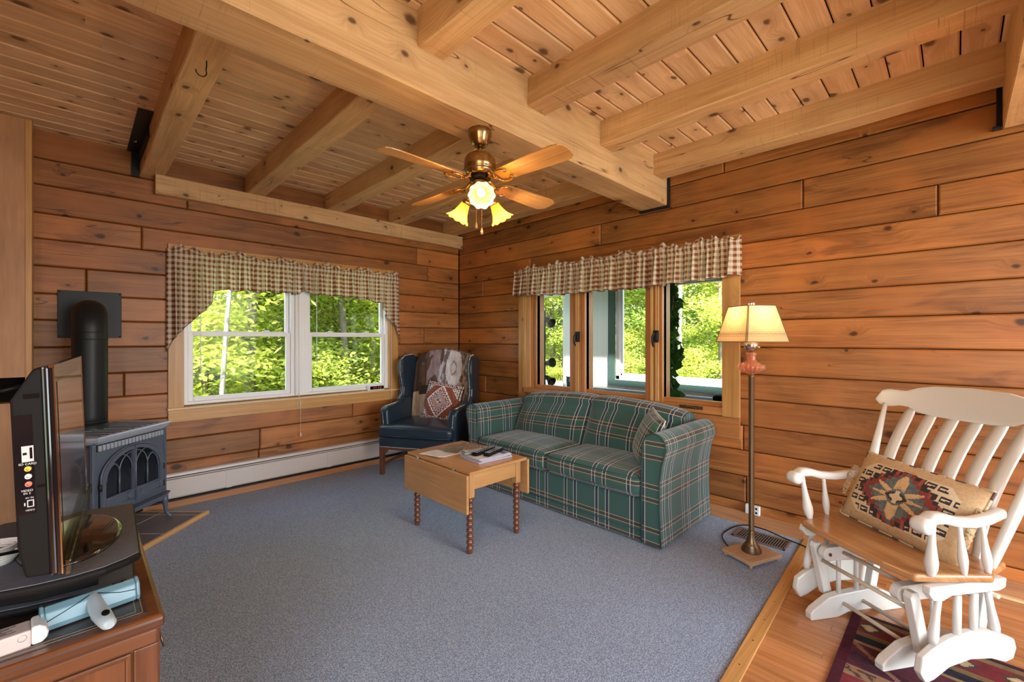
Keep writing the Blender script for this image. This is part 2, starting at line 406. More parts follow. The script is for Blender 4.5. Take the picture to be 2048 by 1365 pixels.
    def prism(s, poly, d0, d1, plane='xz', r=(0.5,0.5,0.5), smooth=False, uvscale=1.0):
        """closed 2D outline extruded; plane 'xz' extrudes along y, 'yz' along x, 'xy' along z"""
        def W3(a, b, d): return {'xz': (a, d, b), 'yz': (d, a, b), 'xy': (a, b, d)}[plane]
        n = len(poly)
        A = [s.pt(W3(a, b, d0)) for a, b in poly]; B = [s.pt(W3(a, b, d1)) for a, b in poly]
        s.face(A[::-1], [(a, b) for a, b in poly][::-1], r); s.face(B, [(a, b) for a, b in poly], r)
        L = 0
        for i in range(n):
            j = (i+1) % n; e = math.dist(poly[i], poly[j])
            s.face([A[i], A[j], B[j], B[i]], [(d0, L), (d0, L+e), (d1, L+e), (d1, L)], r, smooth); L += e
    def rbox(s, cx, cy, cz, hx, hy, hz, rad=0.03, n=8, crown=0.0, crx=0.0, uvmode='box', r=(0.5,0.5,0.5)):
        """soft upholstered box"""
        H = (hx, hy, hz); rad = min(rad, hx, hy, hz)
        def P(p):
            q = [p[i]*H[i] for i in range(3)]
            inn = [max(-(H[i]-rad), min(H[i]-rad, q[i])) for i in range(3)]
            d = Vector([q[i]-inn[i] for i in range(3)])
            if d.length > 1e-9: d = d.normalized()*rad
            o = Vector(inn)+d
            bx = (1-(p[0])**2); by = (1-(p[1])**2); bz = (1-(p[2])**2)
            o.z += crown*bx*by*(1 if p[2] > 0 else -0.3)*abs(p[2])
            o.x += crx*by*bz*p[0]
            return (cx+o.x, cy+o.y, cz+o.z)
        def f(t): # denser near edges
            x = 2*t-1
            return math.copysign(1-(1-abs(x))**1.6, x)
        for ax in range(3):
            for sg in (-1, 1):
                a1, a2 = [(1, 2), (2, 0), (0, 1)][ax]
                def fn(u, v):
                    p = [0, 0, 0]; p[ax] = sg; p[a1] = f(u) if sg > 0 else f(1-u); p[a2] = f(v)
                    return P(p)
                def uvf(u, v):
                    x, y, z = fn(u, v)
                    if ax == 0: return (y, z)
                    if ax == 1: return (x, z)
                    return (y, x)
                s.grid(fn, n, n, uvf, r=r)
    def build(s, name, mat, parent=None, bevel=0.0, seg=2, loc=None, rot=None, autos=None, solid=0, sub=0, weld=False):
        me = bpy.data.meshes.new(name); me.from_pydata([tuple(p) for p in s.v], [], s.f)
        me.uv_layers.new(name='UVMap'); me.color_attributes.new('rnd', 'FLOAT_COLOR', 'CORNER')
        useC = any(c != (1, 1, 1) for c in s.c)
        if useC: me.color_attributes.new('col', 'FLOAT_COLOR', 'CORNER')
        uvs = []; rs = []; cs = []
        for fi, f in enumerate(s.f):
            u = s.uv[fi]
            for k in range(len(f)):
                if u: uvs += [u[k][0], u[k][1]]
                else:
                    p = s.v[f[k]]; uvs += [p[0]+p[1]*0.3, p[2]+p[1]*0.5]
                rs += [s.r[fi][0], s.r[fi][1], s.r[fi][2], 1.0]
                if useC: cs += [s.c[fi][0], s.c[fi][1], s.c[fi][2], 1.0]
        me.uv_layers['UVMap'].data.foreach_set('uv', uvs); me.color_attributes['rnd'].data.foreach_set('color', rs)
        if useC: me.color_attributes['col'].data.foreach_set('color', cs)
        me.polygons.foreach_set('use_smooth', s.sm)
        mats = mat if isinstance(mat, (list, tuple)) else [mat]
        for m in mats: me.materials.append(m)
        me.update()
        if weld:
            bm = bmesh.new(); bm.from_mesh(me); bmesh.ops.remove_doubles(bm, verts=bm.verts, dist=0.0002); bm.to_mesh(me); bm.free()
        o = bpy.data.objects.new(name, me); COL.objects.link(o)
        if parent is not None: o.parent = parent
        if loc is not None: o.location = loc
        if rot is not None: o.rotation_euler = rot
        if solid:
            md = o.modifiers.new('solid', 'SOLIDIFY'); md.thickness = solid; md.offset = 0
        if bevel > 0:
            md = o.modifiers.new('bevel', 'BEVEL'); md.width = bevel; md.segments = seg; md.limit_method = 'ANGLE'; md.angle_limit = math.radians(40)
            md.harden_normals = False
        if sub:
            md = o.modifiers.new('sub', 'SUBSURF'); md.levels = sub; md.render_levels = sub
        return o

def thing(name, label, cat, loc=(0, 0, 0), rotz=0.0, group=None, kind=None):
    o = bpy.data.objects.new(name, None); COL.objects.link(o); o.empty_display_size = 0.1
    o.location = loc; o.rotation_euler = (0, 0, rotz)
    if kind: o['kind'] = kind
    if label: o['label'] = label
    if cat: o['category'] = cat
    if group: o['group'] = group
    return o
def tag(o, label, cat, group=None, kind=None):
    if label: o['label'] = label
    if cat: o['category'] = cat
    if group: o['group'] = group
    if kind: o['kind'] = kind
    return o
def struct(o, label=None):
    o['kind'] = 'structure'
    if label: o['label'] = label
    return o
def dup(root, loc=None, rotz=None, scale=None, label=None, group=None):
    r = root.copy(); COL.objects.link(r)
    if loc is not None: r.location = loc
    if rotz is not None: r.rotation_euler = (0, 0, rotz)
    if scale is not None: r.scale = scale
    if label: r['label'] = label
    if group: r['group'] = group
    for ch in list(root.children):
        c = ch.copy(); COL.objects.link(c); c.parent = r
        for g in list(ch.children):
            d = g.copy(); COL.objects.link(d); d.parent = c
    return r

# ------------------------------------------------------------------ room shell
ZC = 2.70
Z = [0.0, .147, .332, .514, .69, .878, 1.053, 1.245, 1.431, 1.608, 1.796, 1.977, 2.149, 2.339, 2.515, ZC+0.02]
XL, YB = -4.62, -7.5

def log_wall(name, plane, lo, hi, openings, joints, sgn, label):
    mb = MB()
    for k in range(len(Z)-1):
        z0, z1 = Z[k], Z[k+1]
        js = sorted([lo] + [j for j in joints.get(k, [])] + [hi])
        for a, b in zip(js[:-1], js[1:]):
            r = mb.rnd()
            cuts = [a]
            for (o0, o1, p0, p1) in openings:
                if p1 > z0 and p0 < z1:
                    for c in (o0, o1):
                        if a < c < b: cuts.append(c)
            cuts = sorted(cuts + [b])
            for c0, c1 in zip(cuts[:-1], cuts[1:]):
                mid = (c0+c1)/2; spans = [(z0, z1)]
                for (o0, o1, p0, p1) in openings:
                    if o0 < mid < o1 and p1 > z0 and p0 < z1:
                        ns = []
                        for (q0, q1) in spans:
                            if p0 > q0: ns.append((q0, min(p0, q1)))
                            if p1 < q1: ns.append((max(p1, q0), q1))
                        spans = ns
                for (q0, q1) in spans:
                    if q1-q0 < 0.012: continue
                    mb.board(plane, c0, c1, q0, q1, 0.0, 0.05, g0=1 if c0 == a else 0, g1=1 if c1 == b else 0, r=r, sgn=sgn, gap=0.0022, ch=0.0075)
    o = mb.build(name, M['wall'])
    bk = MB()   # backing behind the boards, out to the outside face
    f0, f1 = 0.012*sgn, 0.16*sgn
    def bb(a0, a1, z0, z1):
        if plane == 'y': bk.box(a0, a1, f0, f1, z0, z1)
        else: bk.box(f0, f1, a0, a1, z0, z1)
    prev = lo
    for (o0, o1, p0, p1) in sorted(openings):
        bb(prev, o0, -0.2, 3.0); bb(o0, o1, -0.2, p0); bb(o0, o1, p1, 3.0); prev = o1
    bb(prev, hi+0.17, -0.2, 3.0)
    bk.build('backing', M['dark'], o)
    return struct(o, label)

log_wall('wall_north', 'y', XL, 0.0, [(-2.76, -0.94, 0.775, 1.99)],
         {13: [-2.72], 12: [-3.9, -0.6], 11: [-3.0, -0.45], 10: [-1.0], 9: [-3.3], 7: [-0.5], 5: [-3.1], 4: [-0.62], 3: [-1.355], 2: [-2.2], 1: [-2.21]}, 1,
         'log wall of orange pine courses with the double window')
log_wall('wall_east', 'x', YB, 0.0, [(-3.165, -1.10, 0.775, 1.99)],
         {14: [-3.12, -5.2], 13: [-4.9], 12: [-3.61, -2.06, -5.9], 11: [-4.24, -1.2], 10: [-0.45, -5.5], 9: [-4.95], 8: [-6.2], 6: [-4.75], 5: [-5.4], 4: [-0.5, -5.0], 3: [-3.25], 2: [-4.6], 1: [-3.27, -5.1]}, 1,
         'log wall of orange pine courses with the casement window')
# walls behind the camera, with openings added for the fill lights
mb = MB()
for (a0, a1, z0, z1) in ((XL, -2.8, 0, ZC), (-0.2, 0, 0, ZC), (-2.8, -0.2, 0, 0.3), (-2.8, -0.2, 2.4, ZC)): mb.box(a0, a1, YB, YB-0.1, z0, z1, 'x')
struct(mb.build('wall_south', M['wall']))
mb = MB()
for (a0, a1, z0, z1) in ((YB, -6.8, 0, ZC), (-4.4, 0, 0, ZC), (-6.8, -4.4, 0, 0.5), (-6.8, -4.4, 2.4, ZC)): mb.box(XL, XL-0.1, a0, a1, z0, z1, 'y')
struct(mb.build('wall_west', M['wall']))

# ceiling boards along x
mb = MB(); y = 0.05
pit = 0.1325; off = -3.265
n = 0
yy = off + pit*25
while yy > YB:
    y1 = min(yy, 0.06); y0 = yy - pit
    if y0 < 0.05:
        xs = [XL-0.05]
        x = XL-0.05 + random.uniform(0.8, 2.6)
        while x < -0.5:
            xs.append(x); x += random.uniform(1.4, 2.8)
        xs.append(0.05)
        for a, b in zip(xs[:-1], xs[1:]): mb.board('z', a, b, y0, y1, ZC, 0.03, g0=0, g1=0, gap=0.0030, ch=0.007, sgn=1)
    yy -= pit
o = mb.build('ceiling', M['ceil']); struct(o, 'pine plank ceiling above exposed beams')
bk = MB(); bk.box(XL-0.1, 0.16, YB-0.1, 0.16, ZC+0.014, ZC+0.12); bk.build('backing', M['dark'], o)
rf = MB(); rf.box(XL-0.5, 0.3, YB-0.5, 0.5, ZC+0.3, ZC+0.4); struct(rf.build('roof', M['dark']))

def beam_obj(x0, x1, y0, y1, z0, z1, label, g):
    mb = MB(); 
    n = 28; r = mb.rnd(); ids = []; ch = 0.006
    L = (x1-x0) if g == 'x' else (y1-y0)
    c0, c1 = (y0, y1) if g == 'x' else (x0, x1); wd = c1-c0; ht = z1-z0
    prof = [(c0, z0+ch), (c0+ch, z0), (c1-ch, z0), (c1, z0+ch), (c1, z1), (c0, z1)]
    for i in range(n+1):
        t = i/n; ring = []
        for k, (c, z) in enumerate(prof):
            e = (0, 0, 1, 1, 2, 3)[k]
            jc = mnoise.noise(Vector((x0*3+t*L*2.0, y0*3+e*5.1, 1.0)))*0.006 if 0 < i < n else 0
            jz = mnoise.noise(Vector((x0*3+t*L*2.0, y0*3+e*3.3, 9.0)))*0.006 if (0 < i < n and k < 4) else 0
            ring.append(mb.pt((x0+L*t, c+jc, z+jz) if g == 'x' else (c+jc, y0+L*t, z+jz)))
        ids.append(ring)
    vv = [0]
    for k in range(6): vv.append(vv[-1]+math.dist(prof[k], prof[(k+1) % 6]))
    for i in range(n):
        for k in range(6):
            k2 = (k+1) % 6; u0 = L*i/n; u1 = L*(i+1)/n
            mb.face([ids[i][k], ids[i+1][k], ids[i+1][k2], ids[i][k2]], [(u0, vv[k]), (u1, vv[k]), (u1, vv[k+1]), (u0, vv[k+1])], r)
    mb.face(ids[0][::-1], None, r); mb.face(ids[-1], None, r)
    o = mb.build('ceiling_beam', M['beam'])
    return struct(o, label)
beam_obj(XL, -0.03, -2.70, -2.47, 2.362, ZC+0.01, 'main ceiling beam that carries the fan', 'x')
beam_obj(XL, -0.03, -4.72, -4.475, 2.362, ZC+0.01, 'second main ceiling beam near the rocking glider', 'x')
JX = [(-3.01, -2.87), (-2.32, -2.18), (-1.635, -1.49), (-0.96, -0.81), (-0.245, -0.10)]
JN = ['with the black hook', 'second from the left wall corner post', 'in the middle left of the fan', 'second from the log wall', 'running close beside the log wall']
for (a, b), nm in zip(JX, JN):
    beam_obj(a, b, -2.47, -0.005, 2.545, ZC+0.005, 'ceiling joist beyond the main beam, '+nm, 'y')
for (a, b), nm in zip(JX, ['leftmost', 'second', 'third', 'fourth', 'nearest the log wall']):
    beam_obj(a, b, -4.475, -2.70, 2.545, ZC+0.005, 'ceiling joist on the near side of the main beam, '+nm, 'y')
for (a, b) in JX: beam_obj(a, b, -7.45, -4.72, 2.545, ZC+0.005, 'ceiling joist behind the second main beam', 'y')
# ledger under the joists
o = beam_obj(-2.925, -0.002, -0.075, 0.0, 2.402, 2.545, 'pale ledger board screwed to the log wall under the joists', 'x'); o.name = 'ledger_board'
mb = MB()
for x in (-2.52, -2.05, -1.55, -1.02, -0.46): mb.lathe([(0.0, -0.004), (0.008, -0.002), (0.009, 0.004)], 10, (x, -0.077, 2.47 if x != -2.05 else 2.49), ax='y')
mb.build('screw_head', M['nickel'], o)
# black gap seam at the end of the main beam and the steel brackets
mb = MB(); mb.box(-0.03, -0.001, -2.715, -2.46, 2.345, ZC); tag(mb.build('beam_pocket_plate', M['blackmetal']), 'black steel plate between the main beam end and the log wall', 'bracket')
mb = MB(); mb.box(-3.085, -3.012, -0.84, -0.004, 2.692, 2.699); mb.box(-3.020, -3.012, -0.60, -0.002, 2.62, 2.694); mb.box(-3.06, -3.012, -0.012, -0.001, 2.515, 2.694)
bo = mb.build('angle_bracket', M['blackmetal']); tag(bo, 'black steel angle bracket holding the joist at the log wall', 'bracket')
for yb in (-0.25,):
    mb = MB(); mb.lathe([(0.0, -0.006), (0.011, -0.003), (0.012, 0.004)], 10, (-3.05, yb, 2.69)); mb.build('bolt', M['nickel'], bo)
mb = MB(); mb.box(-0.022, -0.002, -4.475, -4.455, 2.37, 2.62); mb.box(-0.05, -0.002, -4.475, -4.44, 2.366, 2.376)
tag(mb.build('angle_bracket', M['blackmetal']), 'thin black bracket at the end of the right-hand main beam', 'bracket')
mb = MB(); pts = []
for i in range(15):
    a = PI*1.15*i/14 - PI*0.15; pts.append((-2.955+0.020*math.cos(-a)*1.0, -1.955, 2.49+0.022*math.sin(-a)))
pts = [(-2.935, -1.955, 2.546), (-2.935, -1.955, 2.52)] + pts
mb.tube(pts, 0.0026, 8)
tag(mb.build('ceiling_hook', M['blackmetal']), 'small black screw hook under the leftmost joist', 'hook')

# floors
mb = MB()
x = XL
w = 0.057
while x < 0:
    ys = [-3.66]; y = -3.66 - random.uniform(0.1, 1.0)
    while y > YB: ys.append(y); y -= random.uniform(0.5, 1.3)
    ys.append(YB)
    for a, b in zip(ys[:-1], ys[1:]):
        mb.board('z', x, min(x+w, 0), b, a, 0.0, 0.02, gap=0.0003, ch=0.0006, sgn=-1)
    x += w
# board() maps u to x, swap so that the grain follows y
mb.uv = [[(q[1], q[0]) for q in u] if u else u for u in mb.uv]
o = mb.build('floor', M['oakfloor']); struct(o, 'narrow oak strip floor')
bk = MB(); bk.box(XL, 0.1, YB, 0.1, -0.02, -0.2); bk.build('subfloor', M['dark'], o)
mb = MB()
def ycut(x): return -3.617 + (x+0.0)*0.040
poly = [(XL, 0.0), (XL, ycut(XL)), (0.0, ycut(0)), (0.0, 0.0)]
mb.prism(poly, -0.019, 0.001, 'xy')
struct(mb.build('carpet', M['carpet']), 'grey-blue low pile carpet')
mb = MB(); poly = [(XL, ycut(XL)-0.058), (0, ycut(0)-0.058), (0, ycut(0)), (XL, ycut(XL))]
mb.prism(poly, 0.0005, 0.010, 'xy', r=(.2, .9, .2)); 
mb.uv = [[(q[0], q[1]) for q in u] if u else u for u in mb.uv]
o = mb.build('threshold_strip', M['trim'], bevel=0.003); struct(o, 'wooden threshold strip between carpet and oak floor')
mb = MB()
for i in range(22):
    xx = -0.15 - i*0.19; mb.lathe([(0.004, 0.0), (0.004, 0.0105), (0.0, 0.0108)], 8, (xx, ycut(xx)-0.03, 0))
mb.build('nail', M['bronze'], o)

# baseboards and trims
mb = MB(); mb.box(-0.02, -0.0005, -3.61, -0.05, 0.0, 0.086, 'y', (.1, .5, .3)); mb.box(-0.02, -0.0005, -7.4, -3.61, 0.0, 0.086, 'y', (.7, .55, .3))
struct(mb.build('baseboard_east', M['base'], bevel=0.003))
mb = MB(); mb.box(-0.05, -0.02, -7.4, -3.70, 0.0, 0.012, 'y'); struct(mb.build('trim_1', M['strip'], bevel=0.003))
mb = MB(); mb.box(-3.0, -0.05, -0.075, -0.0005, 0.0, 0.05, 'x', (.5, .6, .9)); struct(mb.build('baseboard_north', M['base'], bevel=0.003))

# boxed plywood chase at the left edge of the picture
ch = thing('plywood_chase', 'tall boxed plywood column on the left wall with an open niche', 'column')
mb = MB(); mb.box(-4.3, -3.58, -0.16, -0.002, 1.06, ZC-0.003, 'z', (.3, .4, .2)); mb.build('panel', M['ply'], ch)
mb = MB(); mb.box(-3.58, -3.55, -0.165, -0.002, 0.0, ZC-0.003, 'z', (.8, .9, .0)); mb.build('corner_strip', M['trim'], ch, bevel=0.002)
mb = MB(); mb.box(-4.3, -3.58, -0.16, -0.002, 0.0, 0.90, 'z', (.5, .4, .7)); mb.build('lower_panel', M['ply'], ch)
mb = MB(); mb.box(-4.3, -3.58, -0.03, -0.004, 0.90, 1.06); mb.build('niche_back', M['dark'], ch)
mb = MB(); mb.tube([(-3.95, -0.09, 0.98), (-3.68, -0.09, 0.975), (-3.60, -0.09, 1.0)], 0.018); mb.build('niche_pipe', M['blackmetal'], ch)

# ------------------------------------------------------------------ left window (window_1)
w1 = thing('window_1', 'white double-hung twin window in a pine casing in the left wall', None, (0, 0, 0), kind='structure')
mb = MB()
mb.box(-2.845, -2.745, -0.02, 0.0, 0.755, 2.045, 'z'); mb.box(-0.955, -0.85, -0.02, 0.0, 0.755, 2.045, 'z'); mb.box(-2.745, -0.955, -0.02, 0.0, 1.965, 2.045, 'x')
mb.box(-2.845, -0.85, -0.022, 0.0, 0.65, 0.750, 'x')
mb.build('casing', M['trim'], w1, bevel=0.003)
mb = MB(); mb.box(-2.85, -0.845, -0.045, 0.0, 0.748, 0.764, 'x'); mb.box(-2.75, -0.95, 0.0, 0.03, 0.76, 0.775, 'x')
mb.box(-2.76, -2.748, 0.0, 0.12, 0.77, 1.985, 'z'); mb.box(-0.952, -0.94, 0.0, 0.12, 0.77, 1.985, 'z'); mb.box(-2.76, -0.94, 0.0, 0.12, 1.975, 1.99, 'x'); mb.box(-2.76, -0.94, 0.0, 0.12, 0.765, 0.776, 'x')
mb.build('sill_and_jambs', M['strip'], w1, bevel=0.002)
def dh_unit(x0, x1, nm):
    # vinyl frame, upper sash set further out, lower sash nearer
    mb = MB(); t = 0.035
    for a, b, c, d in ((x0, x0+t, .776, 1.975), (x1-t, x1, .776, 1.975)): mb.box(a, b, 0.02, 0.11, c, d)
    mb.box(x0, x1, 0.02, 0.11, 1.945, 1.975); mb.box(x0, x1, 0.015, 0.11, 0.776, 0.796)
    f = mb.build('frame', M['vinyl'], w1, bevel=0.003)
    def sash(y, z0, z1, w, nm):
        mb = MB(); a, b = x0+t, x1-t
        mb.box(a, a+w, y, y+0.03, z0, z1); mb.box(b-w, b, y, y+0.03, z0, z1)
        mb.box(a+w, b-w, y, y+0.03, z0, z0+w); mb.box(a+w, b-w, y, y+0.03, z1-w, z1)
        sh = mb.build(nm, M['vinyl'], w1, bevel=0.004)
        g = MB(); g.quad([(a+w, y+0.015, z0+w), (b-w, y+0.015, z0+w), (b-w, y+0.015, z1-w), (a+w, y+0.015, z1-w)]); g.build('pane', M['glass'], sh)
        return sh
    up = sash(0.070, 1.335, 1.945, 0.032, 'upper_sash'); lo = sash(0.032, 0.796, 1.36, 0.036, 'lower_sash')
    mb = MB()
    for q in (0.28, 0.72):
        xx = x0+(x1-x0)*q; mb.box(xx-0.03, xx+0.03, 0.036, 0.058, 1.360, 1.372); mb.box(xx-0.012, xx+0.028, 0.034, 0.05, 1.372, 1.380)
    mb.build('sash_lock', M['vinyl'], lo, bevel=0.002)
dh_unit(-2.748, -1.905, 'left'); dh_unit(-1.815, -0.952, 'right')
mb = MB(); mb.box(-1.905, -1.815, 0.008, 0.11, 0.776, 1.975); mb.box(-1.875, -1.845, -0.002, 0.01, 0.776, 1.975)
mb.build('mullion', M['vinyl'], w1, bevel=0.004)
# blind cords and tilt wands hanging in front of the glass
bc = w1
mb = MB()
mb.tube([(-1.905, -0.045, 1.72), (-1.908, -0.046, 1.1), (-1.90, -0.048, 0.80), (-1.885, -0.05, 0.745), (-1.875, -0.055, 0.70), (-1.895, -0.055, 0.66), (-1.905, -0.055, 0.72), (-1.89, -0.055, 0.78), (-1.893, -0.05, 1.0), (-1.900, -0.046, 1.72)], 0.0016, 6)
mb.tube([(-1.885, -0.055, 0.72), (-1.878, -0.055, 0.67), (-1.878, -0.055, 0.43)], 0.0013, 6)
bc = mb.build('blind_cord', M['whiteplastic'], bc)
mb = MB(); mb.lathe([(0.002, 0.44), (0.005, 0.43), (0.007, 0.408), (0.0, 0.404)], 10, (-1.878, -0.055, 0)); mb.build('tassel', M['whiteplastic'], bc)
for k, (x, z0, z1, lb) in enumerate(((-2.64, 1.02, 1.72, 'clear plastic tilt wand hanging in front of the left window pane'), (-1.73, 1.06, 1.72, 'clear plastic tilt wand hanging in front of the right window pane'))):
    mb = MB(); mb.tube([(x, -0.045, z1), (x, -0.045, z0)], 0.0035, 6)
    mb.build('blind_wand', M['vinyl'], w1)
mb = MB(); mb.tube([(-0.945, -0.04, 1.7), (-0.944, -0.04, 0.95), (-0.944, -0.05, 0.56)], 0.0016, 6)
mb.build('blind_cord', M['whiteplastic'], w1)
# digital thermometer on the sill
th_ = thing('window_thermometer', 'small digital clock with a dark display on the window sill', 'clock', (-1.115, -0.02, 0.764))
mb = MB(); mb.box(-0.09, 0.09, -0.02, 0.015, 0, 0.052); mb.build('case', M['whiteplastic'], th_, bevel=0.004)
mb = MB(); mb.box(-0.072, 0.082, -0.0215, -0.019, 0.012, 0.046); sc = mb.build('display', M['glossblack'], th_)
s = NT('lit_digits'); s.bsdf(C4((0.25, 0.02, 0.02)), 0.5, emit=C4((0.9, 0.08, 0.06)), estr=0.5); M['digits'] = s.m
mb = MB()
for k in range(4):
    x = -0.035+k*0.022+(0.008 if k > 1 else 0)
    for (a, b, c, d) in ((0, .012, .021, .023), (0, .012, .028, .030), (0, .012, .035, .037), (0, .0022, .021, .029), (.0098, .012, .029, .037)): mb.box(x+a, x+b, -0.0222, -0.0214, c, d)
mb.build('digits', M['digits'], sc)

# ------------------------------------------------------------------ right window (window_2): three wooden casements
w2 = thing('window_2', 'triple wooden casement window looking into the sunroom', None, (0, 0, 0), kind='structure')
mb = MB()
mb.box(-0.02, 0.0, -1.118, -1.045, 0.64, 2.04, 'z'); mb.box(-0.024, 0.0, -3.235, -3.115, 0.74, 2.045, 'z'); mb.box(-0.02, 0.0, -3.115, -1.118, 1.97, 2.04, 'y')
mb.build('casing', M['trim'], w2, bevel=0.003)
mb = MB(); mb.box(-0.024, 0.0, -3.235, -1.045, 0.590, 0.738, 'y'); mb.build('apron', M['sash'], w2, bevel=0.002)
# glazed units: y ranges of glass read off the picture
units = [(-1.714, -1.268), (-2.498, -1.883), (-3.12, -2.645)]
zb = 0.835; zt = 1.96
fr = MB(); fr.box(-0.02, 0.15, -3.165, -1.10, 0.745, 0.80, 'y'); fr.box(-0.02, 0.15, -3.165, -1.10, 1.96, 1.99, 'y')
fr.build('sill_and_jambs', M['sash'], w2, bevel=0.003)
posts = [(-1.118, -1.286, 1), (-1.69, -1.905, 0), (-2.479, -2.672, 0)]
def sash(y0, y1):
    mb = MB(); w = 0.016
    mb.box(0.03, 0.075, y0-w, y0, zb-0.03, zt, 'z'); mb.box(0.03, 0.075, y1, y1+w, zb-0.03, zt, 'z')
    mb.box(0.03, 0.075, y0, y1, zb-0.035, zb, 'y'); mb.box(0.03, 0.075, y0, y1, zt-0.02, zt, 'y')
    o = mb.build('casement_sash', M['sash'], w2, bevel=0.003)
    g = MB(); g.quad([(0.055, y0, zb), (0.055, y1, zb), (0.055, y1, zt-.02), (0.055, y0, zt-.02)]); g.build('pane', M['glass'], o)
    return o
for (a, b) in units: sash(a, b)
# stepped stiles between the units: alternating dark and light strips at different depths
mb = MB(); ml = MB(); md = MB()
def steps(y0, y1, pat):
    n = len(pat); wt = sum(p[1] for p in pat); y = y1
    for kind, wd, dep in pat:
        ye = y - (y1-y0)*wd/wt
        tgt = {'d': mb, 'l': ml, 'k': md}[kind]
        tgt.box(dep, 0.14, ye, y, 0.80, 1.965, 'z'); y = ye
steps(-1.268, -1.118, [('l', 5, -0.012), ('k', 1, 0.02), ('l', 3, -0.006), ('k', 1, 0.02), ('l', 3, -0.002), ('d', 4, 0.006), ('k', 1, 0.04), ('d', 5, 0.016)])
steps(-1.883, -1.714, [('d', 7, 0.0), ('d', 4, -0.006), ('k', 0.7, 0.03), ('l', 2.6, -0.014), ('k', 0.7, 0.03), ('l', 2.6, -0.014), ('d', 3, -0.004), ('k', 0.8, 0.03), ('d', 5, 0.004)])
steps(-2.645, -2.498, [('d', 10, 0.0), ('l', 5, -0.012), ('k', 0.7, 0.03), ('d', 3, -0.004), ('l', 3, -0.012), ('k', 0.7, 0.03), ('l', 2.0, -0.012), ('d', 5, 0.0)])
mb.build('stile', M['sash'], w2, bevel=0.0015); ml.build('stop_strip', M['stopw'], w2, bevel=0.0015); md.build('stile_gap', M['dark'], w2)
for y in (-1.815, -2.600):
    mb = MB(); mb.box(-0.024, -0.006, y-0.022, y+0.022, 1.275, 1.372); mb.box(-0.042, -0.020, y-0.018, y+0.008, 1.295, 1.355); mb.tube([(-0.04, y, 1.352), (-0.058, y+0.010, 1.32), (-0.050, y+0.014, 1.275), (-0.03, y+.014, 1.240)], 0.008, 8)
    mb.build('window_latch', M['blackmetal'], w2, bevel=0.002)
mb = MB(); mb.box(-0.026, -0.018, -2.98, -2.80, 0.770, 0.797); mb.tube([(-0.03, -2.86, 0.785), (-0.05, -2.90, 0.79), (-0.05, -2.94, 0.78)], 0.006, 8); mb.lathe([(0.012, -0.04), (0.012, -0.02)], 12, (0.0, -2.86, 0.785), ax='x')
mb.build('crank', M['bronze'], w2, bevel=0.002)

# ------------------------------------------------------------------ curtains
def lerp_tab(tab, x):
    for (a, b), (c, d) in zip(tab[:-1], tab[1:]):
        if a <= x <= c: return b+(d-b)*((x-a)/(c-a) if c > a else 0)
    return tab[0][1] if x < tab[0][0] else tab[-1][1]
def valance(name, label, a0, a1, wallco, plane, bottom, top, nu=460, folds=34, seed=1, ruffle=0.055, ratio=1.25):
    """gathered valance; a = coordinate along the wall, bottom = table (a, z)"""
    rng = random.Random(seed); ph = [rng.uniform(0, 6.28) for _ in range(8)]; fr_ = [rng.uniform(0.75, 1.3) for _ in range(8)]
    L = abs(a1-a0)
    def depth(t, v):
        w = folds*2*PI*t
        d = 0.5*math.sin(w*fr_[0]+ph[0]+1.6*math.sin(w*0.13+ph[1])) + 0.35*math.sin(w*0.43+ph[2]+v*0.7) + 0.22*math.sin(w*1.9+ph[3])
        amp = 0.014+0.030*(1-v)
        if abs(v-0.86) < 0.10: amp = 0.010
        if v > 0.90: amp = 0.018
        return d*amp
    def fn(u, v):
        t = u; a = a0+(a1-a0)*t + 0.006*math.sin(folds*PI*t*1.3+ph[5])*(1-v)
        zt_ = top + ruffle*0.55*math.sin(folds*2*PI*t*0.41+ph[4])*math.sin(folds*2*PI*t*0.23+ph[6]) + 0.006*math.sin(folds*2*PI*t*1.7)
        zb_ = lerp_tab(bottom, a) + 0.006*math.sin(folds*2*PI*t*0.43+ph[2])
        zc = top-0.045    # rod line
        if v < 0.86: z = zb_+(zc-zb_)*(v/0.86)
        else: z = zc+(zt_-zc)*((v-0.86)/0.14)
        bulge = 0.0
        if 0.80 < v < 0.93: bulge = 0.012
        d = 0.055+depth(t, v)+bulge + 0.012*(1-v)
        e = min(t, 1-t)*L   # return to the wall at the ends
        if e < 0.05: d *= math.sqrt(max(0.0, e/0.05))*0.8+0.2
        c = wallco - max(d, 0.012)
        return (a, c, z) if plane == 'y' else (c, a, z)
    def uvf(u, v):
        x, y, z = fn(u, v); return (u*L*ratio, z + (0.02*math.sin(folds*2*PI*u*0.4) if v > .9 else 0))
    mb = MB(); mb.grid(fn, nu, 26, uvf)
    o = mb.build(name, M['gingham'], weld=False)
    tag(o, label, 'curtain')
    # dark edge binding along the hem
    hem = MB(); pts = []
    for i in range(0, nu+1, 2):
        p = fn(i/nu, 0.0); pts.append((p[0], p[1]-0.001 if plane == 'y' else p[1], p[2]))
    hem.tube(pts, 0.0025, 5); hem.build('hem', M['hem'], o)
    return o
M['hem'] = plain('brown_binding', (0.10, 0.07, 0.05), 0.9)
valance('valance_curtain', 'brown gingham swag valance over the left window, longer at both ends', -2.855, -0.845, -0.01, 'y',
        [(-2.86, 1.205), (-2.81, 1.312), (-2.715, 1.433), (-2.617, 1.528), (-2.568, 1.60), (-2.556, 1.702), (-2.30, 1.709), (-1.90, 1.717), (-1.86, 1.745), (-1.75, 1.72), (-1.52, 1.722), (-1.21, 1.700), (-1.08, 1.675), (-1.035, 1.56), (-0.95, 1.47), (-0.89, 1.40), (-0.84, 1.25)], 2.008, nu=520, folds=30, seed=5)
